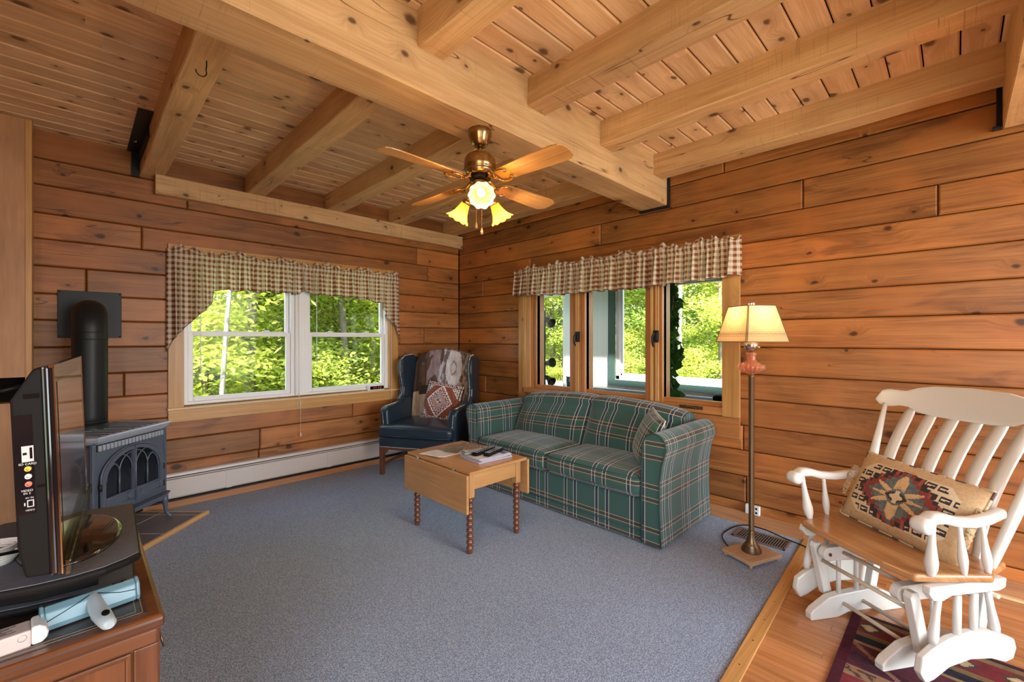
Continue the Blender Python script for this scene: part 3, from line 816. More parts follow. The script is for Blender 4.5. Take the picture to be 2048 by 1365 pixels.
valance('valance_curtain', 'straight brown gingham valance over the casement window behind the sofa', -3.250, -1.00, -0.012, 'x',
        [(-3.26, 1.750), (-3.0, 1.735), (-2.75, 1.728), (-2.45, 1.715), (-2.0, 1.728), (-1.8, 1.722), (-1.4, 1.738), (-1.2, 1.75), (-1.0, 1.757)], 2.032, nu=560, folds=36, seed=11, ruffle=0.05)

# ------------------------------------------------------------------ sunroom beyond the casement window
PX = 1.65
mb = MB(); 
for (a, b, z0, z1) in ((-4.8, -3.9, 0, 2.5), (-3.9, -1.09, 0, 0.78), (-1.09, -0.33, 0, 2.5), (-0.33, 1.0, 0, 0.62), (-3.9, -1.09, 2.05, 2.5), (-0.33, 1.0, 2.0, 2.5)):
    mb.box(PX, PX+0.12, a, b, z0, z1, 'y')
mb.box(0.16, PX+0.12, 1.0, 1.1, 0, 2.5); mb.box(0.16, PX+0.12, -4.9, -4.8, 0, 2.5)
s = NT('white_siding'); tc = s.n('ShaderNodeTexCoord'); x_, y_, z_ = s.sep(tc.outputs['Object'])
gl = s.math('LESS_THAN', s.math('PINGPONG', y_, 0.045), 0.0022); s.bsdf(s.mix(s.math('MULTIPLY', gl, 0.35), C4((0.78, 0.82, 0.78)), C4((0.45, 0.5, 0.46))), 0.5); M['siding'] = s.m
struct(mb.build('wall_sunroom', M['siding']))
mb = MB(); mb.box(0.17, 0.75, -5.0, 1.3, 2.5, 2.58); mb.box(0.95, PX+0.5, -5.0, 1.3, 2.5, 2.58); struct(mb.build('ceiling_sunroom', M['siding']))  # unseen ceiling; the open slot is added to let in sun and brighten the sunroom
mb = MB(); mb.box(0.16, PX+0.12, -4.9, 1.1, -0.1, 0.0); struct(mb.build('floor_sunroom', M['standgrey']))
M['teal'] = plain('teal_trim', (0.06, 0.108, 0.100), 0.5)
w3 = thing('window_3', 'white framed sunroom window with grey-green trim', None, kind='structure')
def tealwin(y0, y1, z0, z1, teal=True):
    mb = MB(); t = 0.10
    if teal:
        mb.box(PX-0.02, PX+0.005, y0-0.0, y0+t, z0, z1); mb.box(PX-0.02, PX+0.005, y1-t, y1, z0, z1); mb.box(PX-0.02, PX+0.005, y0+t, y1-t, z0, z0+t*0.75); mb.box(PX-0.02, PX+0.005, y0+t, y1-t, z1-t*.75, z1)
        mb.build('trim_board', M['teal'], w3)
    mb = MB(); a, b, c, d = (y0+t, y1-t, z0+t*.75, z1-t*.75) if teal else (y0, y1, z0, z1); w = 0.055
    for k in range(2):
        e = 0.028*k; mb.box(PX+0.01+e, PX+0.05+e, a+e, a+w+e, c+e, d-e); mb.box(PX+0.01+e, PX+0.05+e, b-w-e, b-e, c+e, d-e); mb.box(PX+0.01+e, PX+0.05+e, a+e, b-e, c+e, c+w+e); mb.box(PX+0.01+e, PX+0.05+e, a+e, b-e, d-w-e, d-e)
    f = mb.build('frame', M['vinyl'], w3, bevel=0.004)
    g = MB(); g.quad([(PX+.06, a, c), (PX+.06, b, c), (PX+.06, b, d), (PX+.06, a, d)]); g.build('pane', M['glass'], f)
tealwin(-3.95, -1.08, 0.70, 2.10); tealwin(-0.36, 1.0, 0.60, 2.02, teal=False)
# blue sofa in the sunroom
sf = thing('sunroom_sofa', 'dark blue upholstered couch under the sunroom window', 'sofa', (1.22, -2.2, 0), 0)
M['denim'] = plain('denim_blue', (0.035, 0.055, 0.10), 0.9, bump=0.3, bscale=90, var=0.3)
mb = MB(); mb.rbox(0.22, 0, 0.42, 0.14, 1.35, 0.24, 0.06, 10, crown=0.01); mb.build('backrest', M['denim'], sf)
mb = MB(); mb.rbox(0.0, 0, 0.23, 0.38, 1.38, 0.19, 0.05, 8); mb.build('base', M['denim'], sf)
mb = MB(); mb.rbox(-0.05, -1.45, 0.32, 0.42, 0.09, 0.28, 0.06, 8); mb.build('arm', M['denim'], sf)
mb = MB(); mb.rbox(-0.05, 1.45, 0.32, 0.42, 0.09, 0.28, 0.06, 8); mb.build('arm', M['denim'], sf)
def patch(u, v):
    k = (int(u*9)*7+int(v*6)*13) % 5
    return ((0.03, 0.05, 0.10), (0.10, 0.15, 0.25), (0.30, 0.34, 0.40), (0.02, 0.03, 0.05), (0.05, 0.09, 0.17))[k]
M['patch'] = attrcol('patchwork')
def pillow(mb, w, h, th, colfn=None, uvs=None, nu=16, nv=16, r=(.5,.5,.5), pinch=0.10):
    """cushion in the xz plane, thickness along y, seam round the edge"""
    for sg in (-1, 1):
        def fn(u, v):
            x = 2*u-1; z = 2*v-1
            if sg > 0: x = -x
            px = x*w/2*(1-pinch*(1-z*z)*0.35*abs(x)); pz = z*h/2*(1-pinch*(1-x*x)*0.35*abs(z))
            t = ((1-abs(x)**2.6)*(1-abs(z)**2.6))
            return (px, sg*th/2*max(t, 0)**0.55, pz)
        def uvf(u, v):
            x, y, z = fn(u, v); return (x, z)
        def cf(u, v): return colfn(u if sg < 0 else 1-u, v)
        mb.grid(fn, nu, nv, uvf, cf if colfn else None, r=r)
mb = MB(Matrix.Translation((0.0, 0, 0.12))); pillow(mb, 0.42, 0.30, 0.14, patch, nu=18, nv=12)
o = mb.build('cushion', M['patch'], loc=(1.16, -0.98, 0.56), rot=(math.radians(-12), 0, math.radians(80))); tag(o, 'patterned blue cushion on the left end of the sunroom couch', 'cushion')
mb = MB(); mb.rbox(0, 0, 0, 0.16, 0.30, 0.035, 0.03, 8)
o = mb.build('folded_blanket', M['patch'], loc=(1.43, -2.85, 0.695)); tag(o, 'folded blue blanket on top of the couch back', 'blanket')
# black spot floor lamp in the sunroom
sl = thing('spot_lamp', 'black pole lamp with three spot heads beyond the left casement pane', 'floor lamp', (0.5, -0.955, 0))
mb = MB(); mb.lathe([(0.0, 0.0), (0.13, 0.0), (0.13, 0.02), (0.02, 0.035), (0.0, 0.035)], 20); mb.build('base', M['blackmetal'], sl)
mb = MB(); mb.tube([(0, 0, 0.02), (0, 0, 1.63)], 0.016, 10); mb.build('pole', M['blackmetal'], sl)
for (z, ay, az) in ((1.55, -1, -0.55), (1.02, -0.8, 0.1), (0.88, -1, -0.5)):
    mb = MB(); d = Vector((-0.2, ay, az)).normalized(); q = d.to_track_quat('Z', 'Y').to_matrix().to_4x4()
    mb.M = Matrix.Translation((0, -0.01, z)) @ q
    mb.lathe([(0.010, 0.0), (0.012, 0.02), (0.026, 0.035), (0.030, 0.08), (0.048, 0.13), (0.056, 0.145), (0.052, 0.145), (0.024, 0.08)], 16, caps=False)
    mb.build('spot_head', M['blackmetal'], sl)
# leafy garland hanging behind the right pane
ga = thing('leafy_garland', 'dark green ivy garland hanging just behind the right-hand casement', 'garland', (0.30, -2.46, 0))
def pz(u, v, **k): pass
gx, gy = 0.30, -2.70
mb = MB(); mb.tube([(0, -0.12+0.02*math.sin(i*0.9), 1.95-i*0.06) for i in range(20)], 0.005, 6); mb.build('stem', M['bark'], ga)
mb = MB(); rg = random.Random(3)
for i in range(230):
    z = 1.96-1.20*(i/230.0); cx_ = -0.12+0.02*math.sin(i*0.075)+rg.uniform(-0.055, 0.075); cx2 = rg.uniform(-0.05, 0.05)
    nrm = Vector((rg.uniform(-1, -0.2), rg.uniform(-0.8, 0.8), rg.uniform(-0.3, 0.9))).normalized()
    q = nrm.to_track_quat('Z', 'Y').to_matrix().to_4x4() @ Matrix.Rotation(rg.uniform(0, 6.28), 4, 'Z')
    sz = rg.uniform(0.030, 0.052); mb.M = Matrix.Translation((cx2, cx_, z)) @ q
    r = mb.rnd(); out = [(0, -1.0), (0.55, -0.55), (0.95, 0.0), (0.5, 0.25), (0, 1.15), (-0.5, 0.25), (-0.95, 0.0), (-0.55, -0.55)]
    c = mb.pt((0, 0, 0.12*sz)); ids = [mb.pt((a*sz, b*sz, -0.1*sz*abs(a))) for a, b in out]
    for k in range(8): mb.face([c, ids[k], ids[(k+1) % 8]], None, r)
o = mb.build('leaves', M['vine'], ga)

# ------------------------------------------------------------------ woods outside
gm = MB()
def gh(x, y): return -1.3 + 0.045*max(0, math.hypot(max(x, 0), max(y, 0))-4) + 0.25*mnoise.noise(Vector((x*0.2, y*0.2, 0)))
N = 60
gm.grid(lambda u, v: (-30+u*80, -30+v*80, gh(-30+u*80, -30+v*80)), N, N, lambda u, v: (u*80, v*80))
struct(gm.build('ground', M['ground']), 'green woodland ground outside the cabin')
def make_tree(name, label, H, cr, cz, nleaf, lsize, mat, trunk_r, seed, bark='bark', lean=0.0, low=0.12, cat='tree', group='trees in the woods outside', crowd=14):
    rg = random.Random(seed)
    t = thing(name, label, cat, (0, 0, 0), group=group)
    mb = MB(); pts = []; rad = []
    for i in range(12):
        q = i/11.0; pts.append((lean*q*H+0.10*math.sin(q*5+seed), 0.12*math.sin(q*4+seed*2), q*H)); rad.append(trunk_r*(1-0.8*q)+0.008)
    mb.tube(pts, rad, 8)
    tips = []
    for i in range(crowd):
        q = low+(0.95-low)*(i+rg.random())/crowd; k = int(q*11); base = Vector(pts[k]).lerp(Vector(pts[min(k+1, 11)]), q*11-k)
        a = rg.uniform(0, 6.28); L = cr*(0.35+0.65*math.sin(PI*min(1, max(0.05, (q-low)/(1-low)*0.85+0.15))))*rg.uniform(0.7, 1.1)
        tip = base+Vector((math.cos(a)*L, math.sin(a)*L, L*rg.uniform(0.05, 0.5)))
        midp = base.lerp(tip, 0.5)+Vector((0, 0, L*0.08)); mb.tube([base, midp, tip], [0.022*trunk_r/0.09+0.006, 0.012, 0.004], 5)
        tips.append((base, midp, tip, L))
    mb.build('trunk', M[bark], t)
    lf = MB()
    for i in range(nleaf):
        b, m_, tp, L = tips[rg.randrange(len(tips))]
        q = rg.random()**0.7; p = (b.lerp(m_, q*2) if q < 0.5 else m_.lerp(tp, q*2-1))
        sp = 0.10+0.30*L*(0.5+0.5*q)
        p = p+Vector((rg.gauss(0, sp*0.55), rg.gauss(0, sp*0.55), rg.gauss(0, sp*0.28)))
        n_ = Vector((rg.gauss(0, 0.6), rg.gauss(0, 0.6), 1.0)).normalized(); a = rg.uniform(0, 6.28)
        ux = n_.orthogonal().normalized(); uy = n_.cross(ux); e1 = ux*math.cos(a)+uy*math.sin(a); e2 = n_.cross(e1)
        sz = lsize*rg.uniform(0.6, 1.3)
        A = [p-e1*sz, p-e2*sz*0.45, p+e1*sz, p+e2*sz*0.45+n_*sz*0.15]
        rr = min(1, max(0, 0.5+mnoise.noise(p*1.3)*0.8+rg.uniform(-.25, .25)))
        lf.quad(A, None, (rr, rr, rr))
    lf.build('foliage', M[mat], t)
    return t
GL = 'bright green leafy tree in the dense woods seen through the windows'
protos = [make_tree('maple_tree', GL, 7.5, 2.0, 0, 15000, 0.062, 'leafA', 0.09, 1, low=0.06, crowd=26),
          make_tree('maple_tree', GL, 8.5, 2.2, 0, 16000, 0.060, 'leafB', 0.10, 2, low=0.05, crowd=28),
          make_tree('maple_tree', GL, 6.5, 1.8, 0, 14000, 0.055, 'leafA', 0.07, 3, low=0.04, crowd=24),
          make_tree('maple_tree', GL, 9.5, 2.3, 0, 14000, 0.075, 'leafC', 0.12, 4, low=0.05, crowd=28)]
bush = make_tree('young_shrub', 'light green shrub in the undergrowth outside the windows', 2.2, 1.2, 0, 9000, 0.032, 'leafA', 0.02, 9, low=0.02, cat='shrub', group='shrubs in the undergrowth', crowd=16)
rg = random.Random(12)
def in_view(x, y):
    d = Vector((x, y))-Vector((CAM.x, CAM.y)); fx = d.x*math.cos(TH)+d.y*math.sin(TH); rx = d.x*math.sin(TH)-d.y*math.cos(TH)
    return fx > 0 and abs(rx/fx) < 1.1
spots = []
# beyond the left window: the wedge seen through it
for (dy, dens) in ((5.6, 5), (8, 6), (11, 7), (15, 8), (20, 9)):
    xa = -3.348+( -2.75+3.348)*(dy+4.312)/4.312-1.2; xb = -3.348+(-0.95+3.348)*(dy+4.312)/4.312+1.2
    for i in range(dens): spots.append((xa+(xb-xa)*(i+rg.uniform(0.15, 0.85))/dens, dy+rg.uniform(-0.9, 0.9)))
for (dx, dens) in ((9.0, 5), (12, 6), (16, 7), (21, 8)):
    ya = -4.312+(-3.12+4.312)*(dx+3.348)/3.348-1.4; yb = -4.312+(-1.30+4.312)*(dx+3.348)/3.348+1.4
    for i in range(dens): spots.append((dx+rg.uniform(-0.9, 0.9), ya+(yb-ya)*(i+rg.uniform(0.15, 0.85))/dens))
used = set()
for i, (x, y) in enumerate(spots):
    k = rg.choice((0, 0, 1, 1, 2, 3)); near = math.hypot(x-CAM.x, y-CAM.y)
    if near > 18 and rg.random() < 0.5: k = 3
    src = protos[k]
    if k not in used: o = src; used.add(k)
    else: o = dup(src)
    sc_ = rg.uniform(0.85, 1.2); o.location = (x, y, gh(x, y)-0.05); o.rotation_euler = (0, 0, rg.uniform(0, 6.28)); o.scale = (sc_, sc_, sc_)
first = True
for i in range(34):
    if i < 18:
        dy = rg.uniform(5.2, 8.5); xa = -3.348+(-2.75+3.348)*(dy+4.312)/4.312-.6; xb = -3.348+(-0.95+3.348)*(dy+4.312)/4.312+.6; x, y = rg.uniform(xa, xb), dy
    else:
        dx = rg.uniform(6.5, 11); ya = -4.312+(-3.12+4.312)*(dx+3.348)/3.348-.8; yb = -4.312+(-1.30+4.312)*(dx+3.348)/3.348+.8; x, y = dx, rg.uniform(ya, yb)
    o = bush if first else dup(bush); first = False
    sc_ = rg.uniform(0.5, 0.85) if i < 18 else rg.uniform(0.7, 1.1); o.location = (x, y, gh(x, y)-0.05); o.rotation_euler = (0, 0, rg.uniform(0, 6.28)); o.scale = (sc_, sc_, sc_)
# birches with white trunks
b1 = make_tree('birch_tree', 'leaning white birch trunk seen through the left window', 8.5, 1.3, 0, 1400, 0.05, 'leafA', 0.032, 21, 'birch', lean=0.12, low=0.45, group=None, crowd=12); b1.location = (-2.08, 3.2, gh(-2.0, 3.2)); 
b2 = make_tree('birch_tree', 'pale birch trunk in the woods beyond the right-hand casement pane', 8.5, 1.2, 0, 2500, 0.06, 'leafA', 0.07, 22, 'birch', lean=0.02, low=0.4, group=None, crowd=10)
b2.location = (7.2, 0.35, gh(7.2, 0.35))
b3 = make_tree('birch_tree', 'thin pale birch seen through the middle casement pane', 8.0, 1.1, 0, 2500, 0.06, 'leafB', 0.05, 23, 'birch', lean=-0.01, low=0.4, group=None, crowd=10)
b3.location = (7.5, 2.6, gh(7.5, 2.6))
sp_ = make_tree('spruce_sapling', 'yellow-green spruce sapling low behind the middle casement pane', 2.6, 0.8, 0, 4200, 0.035, 'leafA', 0.03, 24, 'bark', low=0.03, group=None, crowd=30)
sp_.location = (5.6, 1.15, gh(5.6, 1.1)+0.2)

# ------------------------------------------------------------------ plaid sofa
sofa = thing('plaid_sofa', 'green plaid two-seat sofa under the casement window', 'sofa', (0, 0, 0))
SY0, SY1 = -3.045, -1.19
def arm_profile(sy, outer):
    # outline in (y, z), outer side at y=outer, sy=+1 inner side towards +y
    pts = [(0.0, 0.02), (0.012, 0.25), (0.010, 0.42), (-0.004, 0.52), (-0.022, 0.585), (-0.034, 0.625)]
    c = (0.045, 0.640); R = 0.076
    for k in range(13):
        a = PI*1.02 - PI*1.02*k/12; pts.append((c[0]+R*math.cos(a), c[1]+R*math.sin(a)*0.98))
    pts += [(0.128, 0.58), (0.132, 0.50), (0.135, 0.30), (0.135, 0.02)]
    return [(outer+sy*p[0], p[1]) for p in pts]
def sofa_arm(sy, outer, nm):
    prof = arm_profile(sy, outer); mb = MB(); n = len(prof)
    xs = [-0.815, -0.812, -0.805, -0.79] + [-0.79+i*0.078 for i in range(1, 10)] + [-0.045]
    ins = [0.012, 0.004, 0.0, 0.0] + [0]*9 + [0]
    cy = sum(p[0] for p in prof)/n; ids = []; acc = [0]
    for i in range(1, n): acc.append(acc[-1]+math.dist(prof[i], prof[i-1]))
    for x, q in zip(xs, ins):
        ring = []
        for (y, z) in prof:
            dy = (cy-y); dz = (0.35-z)
            ring.append(mb.pt((x, y+dy*q*3.5, z+(0 if z < .05 else dz*q*0.6))))
        ids.append(ring)
    for k in range(len(xs)-1):
        for i in range(n-1):
            uvq = lambda kk, ii: (xs[kk], acc[ii]) 
            mb.face([ids[k][i], ids[k][i+1], ids[k+1][i+1], ids[k+1][i]], [uvq(k, i), uvq(k, i+1), uvq(k+1, i+1), uvq(k+1, i)], smooth=True)
    mb.face(ids[0][::-1], [(p[0], p[1]) for p in prof][::-1]); mb.face(ids[-1], [(p[0], p[1]) for p in prof])
    o = mb.build('arm', M['plaid'], sofa)
    w = MB(); w.tube([(-0.815, cy+(y-cy)*0.965, z) for y, z in prof], 0.005, 6); w.build('piping', M['piping'], o)
    return o
M['piping'] = plain('dark_green_piping', (0.025, 0.055, 0.045), 0.8)
sofa_arm(1, SY0, 'right'); sofa_arm(-1, SY1, 'left')
IN0, IN1 = SY0+0.135, SY1-0.135
mb = MB(); mb.box(-0.800, -0.05, IN0, IN1, 0.012, 0.285)
mb.uv = [[(p[1], p[2]) for p in [mb.v[i] for i in f]] for f in mb.f]; mb.build('base', M['plaid'], sofa, bevel=0.012, seg=3)
mb = MB(); mb.tube([(-0.803, IN0+0.005, 0.085), (-0.803, IN1-0.005, 0.085)], 0.004, 6); mb.build('base_seam', M['piping'], sofa)
ym = (IN0+IN1)/2
for a, b in ((IN0, ym-0.002), (ym+0.002, IN1)):
    mb = MB(); mb.rbox(-0.565, (a+b)/2, 0.365, 0.275, (b-a)/2, 0.078, 0.055, 12, crown=0.022, crx=0.0)
    c = mb.build('seat_cushion', M['plaid'], sofa)
    w = MB(); y0, y1 = a+0.02, b-0.02
    for z in (0.418, 0.318):
        w.tube([(-0.60, y1+.017, z), (-0.80, y1+0.012, z), (-0.828, y1-0.01, z), (-0.8335, (y0+y1)/2, z), (-0.828, y0+0.01, z), (-0.80, y0-0.012, z), (-0.60, y0-.017, z)], 0.0042, 6)
    w.build('piping', M['piping'], c)
# back: leaning soft back cushions on a frame
def backtop(y):   # gently arched back
    t = (y-IN0)/(IN1-IN0); return 0.775+0.055*math.sin(PI*min(1, max(0, t)))**0.8
for a, b in ((IN0-0.01, ym-0.001), (ym+0.001, IN1+0.01)):
    mb = MB(); ny, nz = 20, 22
    def fnb(u, v, a=a, b=b):
        y = a+(b-a)*u; tp = backtop(y); e = 1-abs(2*u-1)**6
        ang = v
        # v 0..1 goes from seat level up the front, over the top, down behind
        if v < 0.62:
            q = v/0.62; z = 0.42+(tp-0.07-0.42)*q; x = -0.36+0.15*q-0.055*math.sin(PI*q)*e*1.0-0.03*e
        elif v < 0.85:
            q = (v-0.62)/0.23; an = PI*(1-q); x = -0.125+0.105*math.cos(an)*1.0 - (0.03*e)*(1-q); z = tp-0.07+0.07*math.sin(an)*(0.72+0.28*e)
        else:
            q = (v-0.85)/0.15; x = -0.02; z = tp-0.07-(tp-0.12)*q
        return (x, y, z)
    acc = {}
    def uvb(u, v, a=a, b=b):
        y = a+(b-a)*u; return (y, 0.42+v*0.62)
    mb.grid(fnb, ny, nz, uvb)
    for u in (0, 1):
        idx = [mb.pt(fnb(u, k/nz)) for k in range(nz+1)]
        mb.face(idx if u == 0 else idx[::-1], [(mb.v[i][0], mb.v[i][2]) for i in (idx if u == 0 else idx[::-1])])
    c = mb.build('back_cushion', M['plaid'], sofa)
    w = MB(); w.tube([tuple(Vector(fnb(0.995 if a > ym-.1 else 0.005, 0.05+k*0.03))+Vector((-0.002, 0, 0.001))) for k in range(26)], 0.0035, 6); w.build('piping', M['piping'], c)
for (x, y) in ((-0.76, SY0+0.06), (-0.76, SY1-0.06), (-0.1, SY0+0.06), (-0.1, SY1-0.06)):
    mb = MB(); mb.lathe([(0.025, 0.0), (0.03, 0.022)], 12, (x, y, 0)); mb.build('foot', M['mahog'], sofa)
# throw cushion in the same plaid
mb = MB(); pillow(mb, 0.37, 0.37, 0.14)
tp = mb.build('throw_cushion', M['plaid2'], loc=(-0.47, -2.775, 0.605), rot=(math.radians(-22), math.radians(6), math.radians(-140)))
tag(tp, 'small green plaid throw cushion leaning in the right corner of the sofa', 'cushion')
w = MB(); pts = []
for k in range(64):
    a = 2*PI*k/64; x = math.cos(a); z = math.sin(a); m_ = max(abs(x), abs(z)); x /= m_; z /= m_
    pts.append((x*0.185*(1-0.035*(1-z*z)*abs(x)), 0, z*0.185*(1-0.035*(1-x*x)*abs(z))))
w.tube(pts, 0.004, 6, closed=True); w.build('piping', M['whiteplastic'], tp)

# ------------------------------------------------------------------ navy leather wing chair
AC = thing('wing_chair', 'navy leather wing armchair with brass nail trim in the corner', 'armchair', (-0.80, -0.555, 0), math.radians(-59.5))
mb = MB(); mb.rbox(0, -0.03, 0.415, 0.385, 0.335, 0.060, 0.045, 14, crown=0.028); sc = mb.build('seat_cushion', M['leather'], AC)
w = MB()
for z in (0.452, 0.378): w.tube([(-0.372, 0.26, z), (-0.383, -0.30, z), (-0.36, -0.358, z), (0, -0.366, z), (0.36, -0.358, z), (0.383, -0.30, z), (0.372, 0.26, z)], 0.0045, 6)
w.build('piping', M['leather'], sc)
mb = MB(); mb.rbox(0, 0.0, 0.315, 0.372, 0.35, 0.050, 0.02, 8); mb.build('seat_rail', M['leather'], AC)
mb = MB()
for i in range(64): 
    x = -0.366+0.732*i/63; mb.lathe([(0.0052, 0), (0.004, -0.003), (0.0, -0.005)], 6, (x, -0.351, 0.272), ax='y', caps=False)
for sx in (-1, 1):
    for i in range(50): mb.lathe([(0.0045, 0), (0.003, 0.003*sx), (0.0, 0.004*sx)], 6, (sx*0.373, -0.345+0.0138*i, 0.272), ax='x', caps=False)
tag(mb.build('rail_nail_trim', M['nickel'], AC), 'row of nickel nail heads along the seat rail', None, kind='stuff')
# back
mb = MB()
def backf(u, v):
    a = v*2*PI; x = (2*u-1); 
    return None
def wc_back(u, v):     # v: 0 bottom front -> top -> rear bottom
    x = (2*u-1)*0.345; top = 1.175-0.10*abs(2*u-1)**2.2
    if v < 0.45:
        q = v/0.45; z = 0.44+(top-0.03-0.44)*q; y = 0.215+0.125*q-0.045*(1-(2*u-1)**2)*math.sin(PI*q)
    elif v < 0.6:
        q = (v-0.45)/0.15; an = PI*(1-q); y = 0.385+0.045*math.cos(an)*1.0; z = top-0.03+0.035*math.sin(an)
    else:
        q = (v-0.6)/0.4; y = 0.43-0.11*q; z = top-0.03-(top-0.03-0.27)*q
    return (x, y, z)
mb.grid(wc_back, 22, 34)
for u in (0, 1):
    idx = [mb.pt(wc_back(u, k/34)) for k in range(35)]; mb.face(idx if u == 0 else idx[::-1])
mb.build('backrest', M['leather'], AC)
def wing(sx):
    # closed outline in (y,z) thick slab, rounded
    out = [(0.43, 1.10), (0.30, 1.135), (0.17, 1.125), (0.105, 1.085), (0.082, 1.03), (0.085, 0.95), (0.112, 0.86), (0.125, 0.79), (0.11, 0.72), (0.06, 0.66), (0.14, 0.60), (0.30, 0.58), (0.40, 0.60)]
    mb = MB(); x0, x1 = 0.325*sx, 0.382*sx
    mb.prism(out, min(x0, x1), max(x0, x1), 'yz')
    for k, p in enumerate(mb.v):     # wings flare outwards towards the front edge
        mb.v[k] = Vector((p.x+sx*0.035*max(0, (0.35-p.y))/0.27, p.y, p.z))
    o = mb.build('wing', M['leather'], AC, bevel=0.017, seg=4)
    nl = MB(); path = out[0:11]; tot = 0; pos = []
    for (a, b) in zip(path[:-1], path[1:]):
        L = math.dist(a, b); n = max(1, int(L/0.0125))
        for i in range(n): pos.append((a[0]+(b[0]-a[0])*i/n, a[1]+(b[1]-a[1])*i/n))
    for (y, z) in pos:
        xx = (x1+sx*0.035*max(0, (0.35-y))/0.27)-sx*0.003
        cyz = Vector((y-0.28, z-0.86)).normalized()
        nl.lathe([(0.0, -0.006), (0.006, 0.0), (0.0, 0.006)], 6, (xx-sx*0.030, y+cyz.x*0.0015, z+cyz.y*0.0015), ax='x', caps=False)
    tag(nl.build('nail_trim', M['nickel'], o), None, None, kind='stuff')
    # arm
    prof = [(-0.27, 0.27), (-0.285, 0.45), (-0.287, 0.58), (-0.275, 0.622), (-0.24, 0.640), (-0.10, 0.645), (0.02, 0.655), (0.10, 0.69), (0.20, 0.70), (0.30, 0.60), (0.32, 0.27)]
    mb = MB(); mb.prism(prof, min(0.30*sx, 0.385*sx), max(0.30*sx, 0.385*sx), 'yz')
    for k, p in enumerate(mb.v):
        mb.v[k] = Vector((p.x+sx*0.020*max(0, p.z-0.4)/0.24, p.y, p.z))
    a_ = mb.build('arm', M['leather'], AC, bevel=0.024, seg=5)
    nl = MB(); pos = [(-0.286, z) for z in [0.46+i*0.0125 for i in range(11)]] + [(-0.235+i*0.0125, 0.642+0.0005*i) for i in range(22)]
    for (y, z) in pos: nl.lathe([(0.0, -0.006), (0.006, 0.0), (0.0, 0.006)], 6, (sx*(0.352+0.020*max(0, z-0.4)/0.24), y, z), ax='x', caps=False)
    tag(nl.build('nail_trim', M['nickel'], a_), None, None, kind='stuff')
wing(-1); wing(1)
for (x, y, dy) in ((-0.345, -0.325, 0), (0.345, -0.325, 0), (-0.33, 0.30, 0.05), (0.33, 0.30, 0.05)):
    mb = MB(); h = 0.0225
    b = [mb.pt((x+a, y+dy+c, 0)) for a, c in ((-h*.85, -h*.85), (h*.85, -h*.85), (h*.85, h*.85), (-h*.85, h*.85))]; t_ = [mb.pt((x+a, y+c, 0.27)) for a, c in ((-h, -h), (h, -h), (h, h), (-h, h))]
    mb.face(b[::-1]); mb.face(t_)
    for i in range(4): j = (i+1) % 4; mb.face([b[i], b[j], t_[j], t_[i]], [(0, 0), (0, .04), (.27, .04), (.27, 0)])
    mb.build('leg', M['mahog'], AC, bevel=0.003)
mb = MB(); mb.box(-0.355, -0.32, -0.30, 0.33, 0.085, 0.105, 'y'); mb.box(0.32, 0.355, -0.30, 0.33, 0.085, 0.105, 'y'); mb.box(-0.33, 0.33, -0.02, 0.01, 0.085, 0.105, 'x'); mb.box(-0.33, 0.33, 0.32, 0.345, 0.12, 0.14, 'x')
mb.build('stretcher', M['mahog'], AC, bevel=0.003)
mb = MB(); mb.box(-0.36, 0.36, -0.345, -0.325, 0.245, 0.268, 'x'); 
for sx in (-1, 1): mb.prism([(sx*0.32, 0.245), (sx*0.275, 0.245), (sx*0.285, 0.225), (sx*0.32, 0.19)], -0.335, -0.32, 'xz')
mb.build('front_rail', M['mahog'], AC, bevel=0.002)

# printed fleece throw over the chair back
def throw_col(u, v):
    # abstract soft-edged print in browns, lilac greys and cream (generic)
    n1 = mnoise.noise(Vector((u*3.1+2, v*2.2, 0.3))); n2 = mnoise.noise(Vector((u*9, v*4, 2.0))); n3 = mnoise.noise(Vector((u*26, v*12, 5.0)))
    if v < 0.36+0.05*n2: c = (0.46, 0.35, 0.26)
    else: c = (0.20, 0.15, 0.15)
    x = u+0.10*n2
    if v > 0.34 and x < 0.16+0.1*n3: c = (0.075, 0.045, 0.035)
    if v > 0.36 and 0.16 < x < 0.24: c = (0.13, 0.075, 0.05)
    if v > 0.38 and 0.24 < x < 0.48: c = (0.26, 0.19, 0.19) if n2 > -0.1 else (0.10, 0.06, 0.05)
    if v > 0.36 and 0.48 < x < 0.58: c = (0.42, 0.42, 0.47) if n3 > -0.15 else (0.22, 0.2, 0.23)
    d = math.hypot((u-0.72)/0.14, (v-0.60)/0.22)
    if d < 1.0+0.15*n2: c = (0.55, 0.52, 0.52)
    if 0.25 < d < 0.37: c = (0.30, 0.24, 0.22)
    if 1.0 < d < 1.35: c = (0.17, 0.12, 0.12) if n3 < 0.1 else (0.33, 0.25, 0.22)
    if u > 0.86: c = (0.32, 0.20, 0.13) if n3 > 0 else (0.14, 0.08, 0.05)
    if 0.30 < v < 0.40 and 0.12 < u < 0.36: c = (0.06, 0.035, 0.03)
    k = 1+0.35*n3
    return (c[0]*k, c[1]*k, c[2]*k)
M['throw'] = attrcol('throw_print', 0.95, 0.2, 150)
mb = MB()
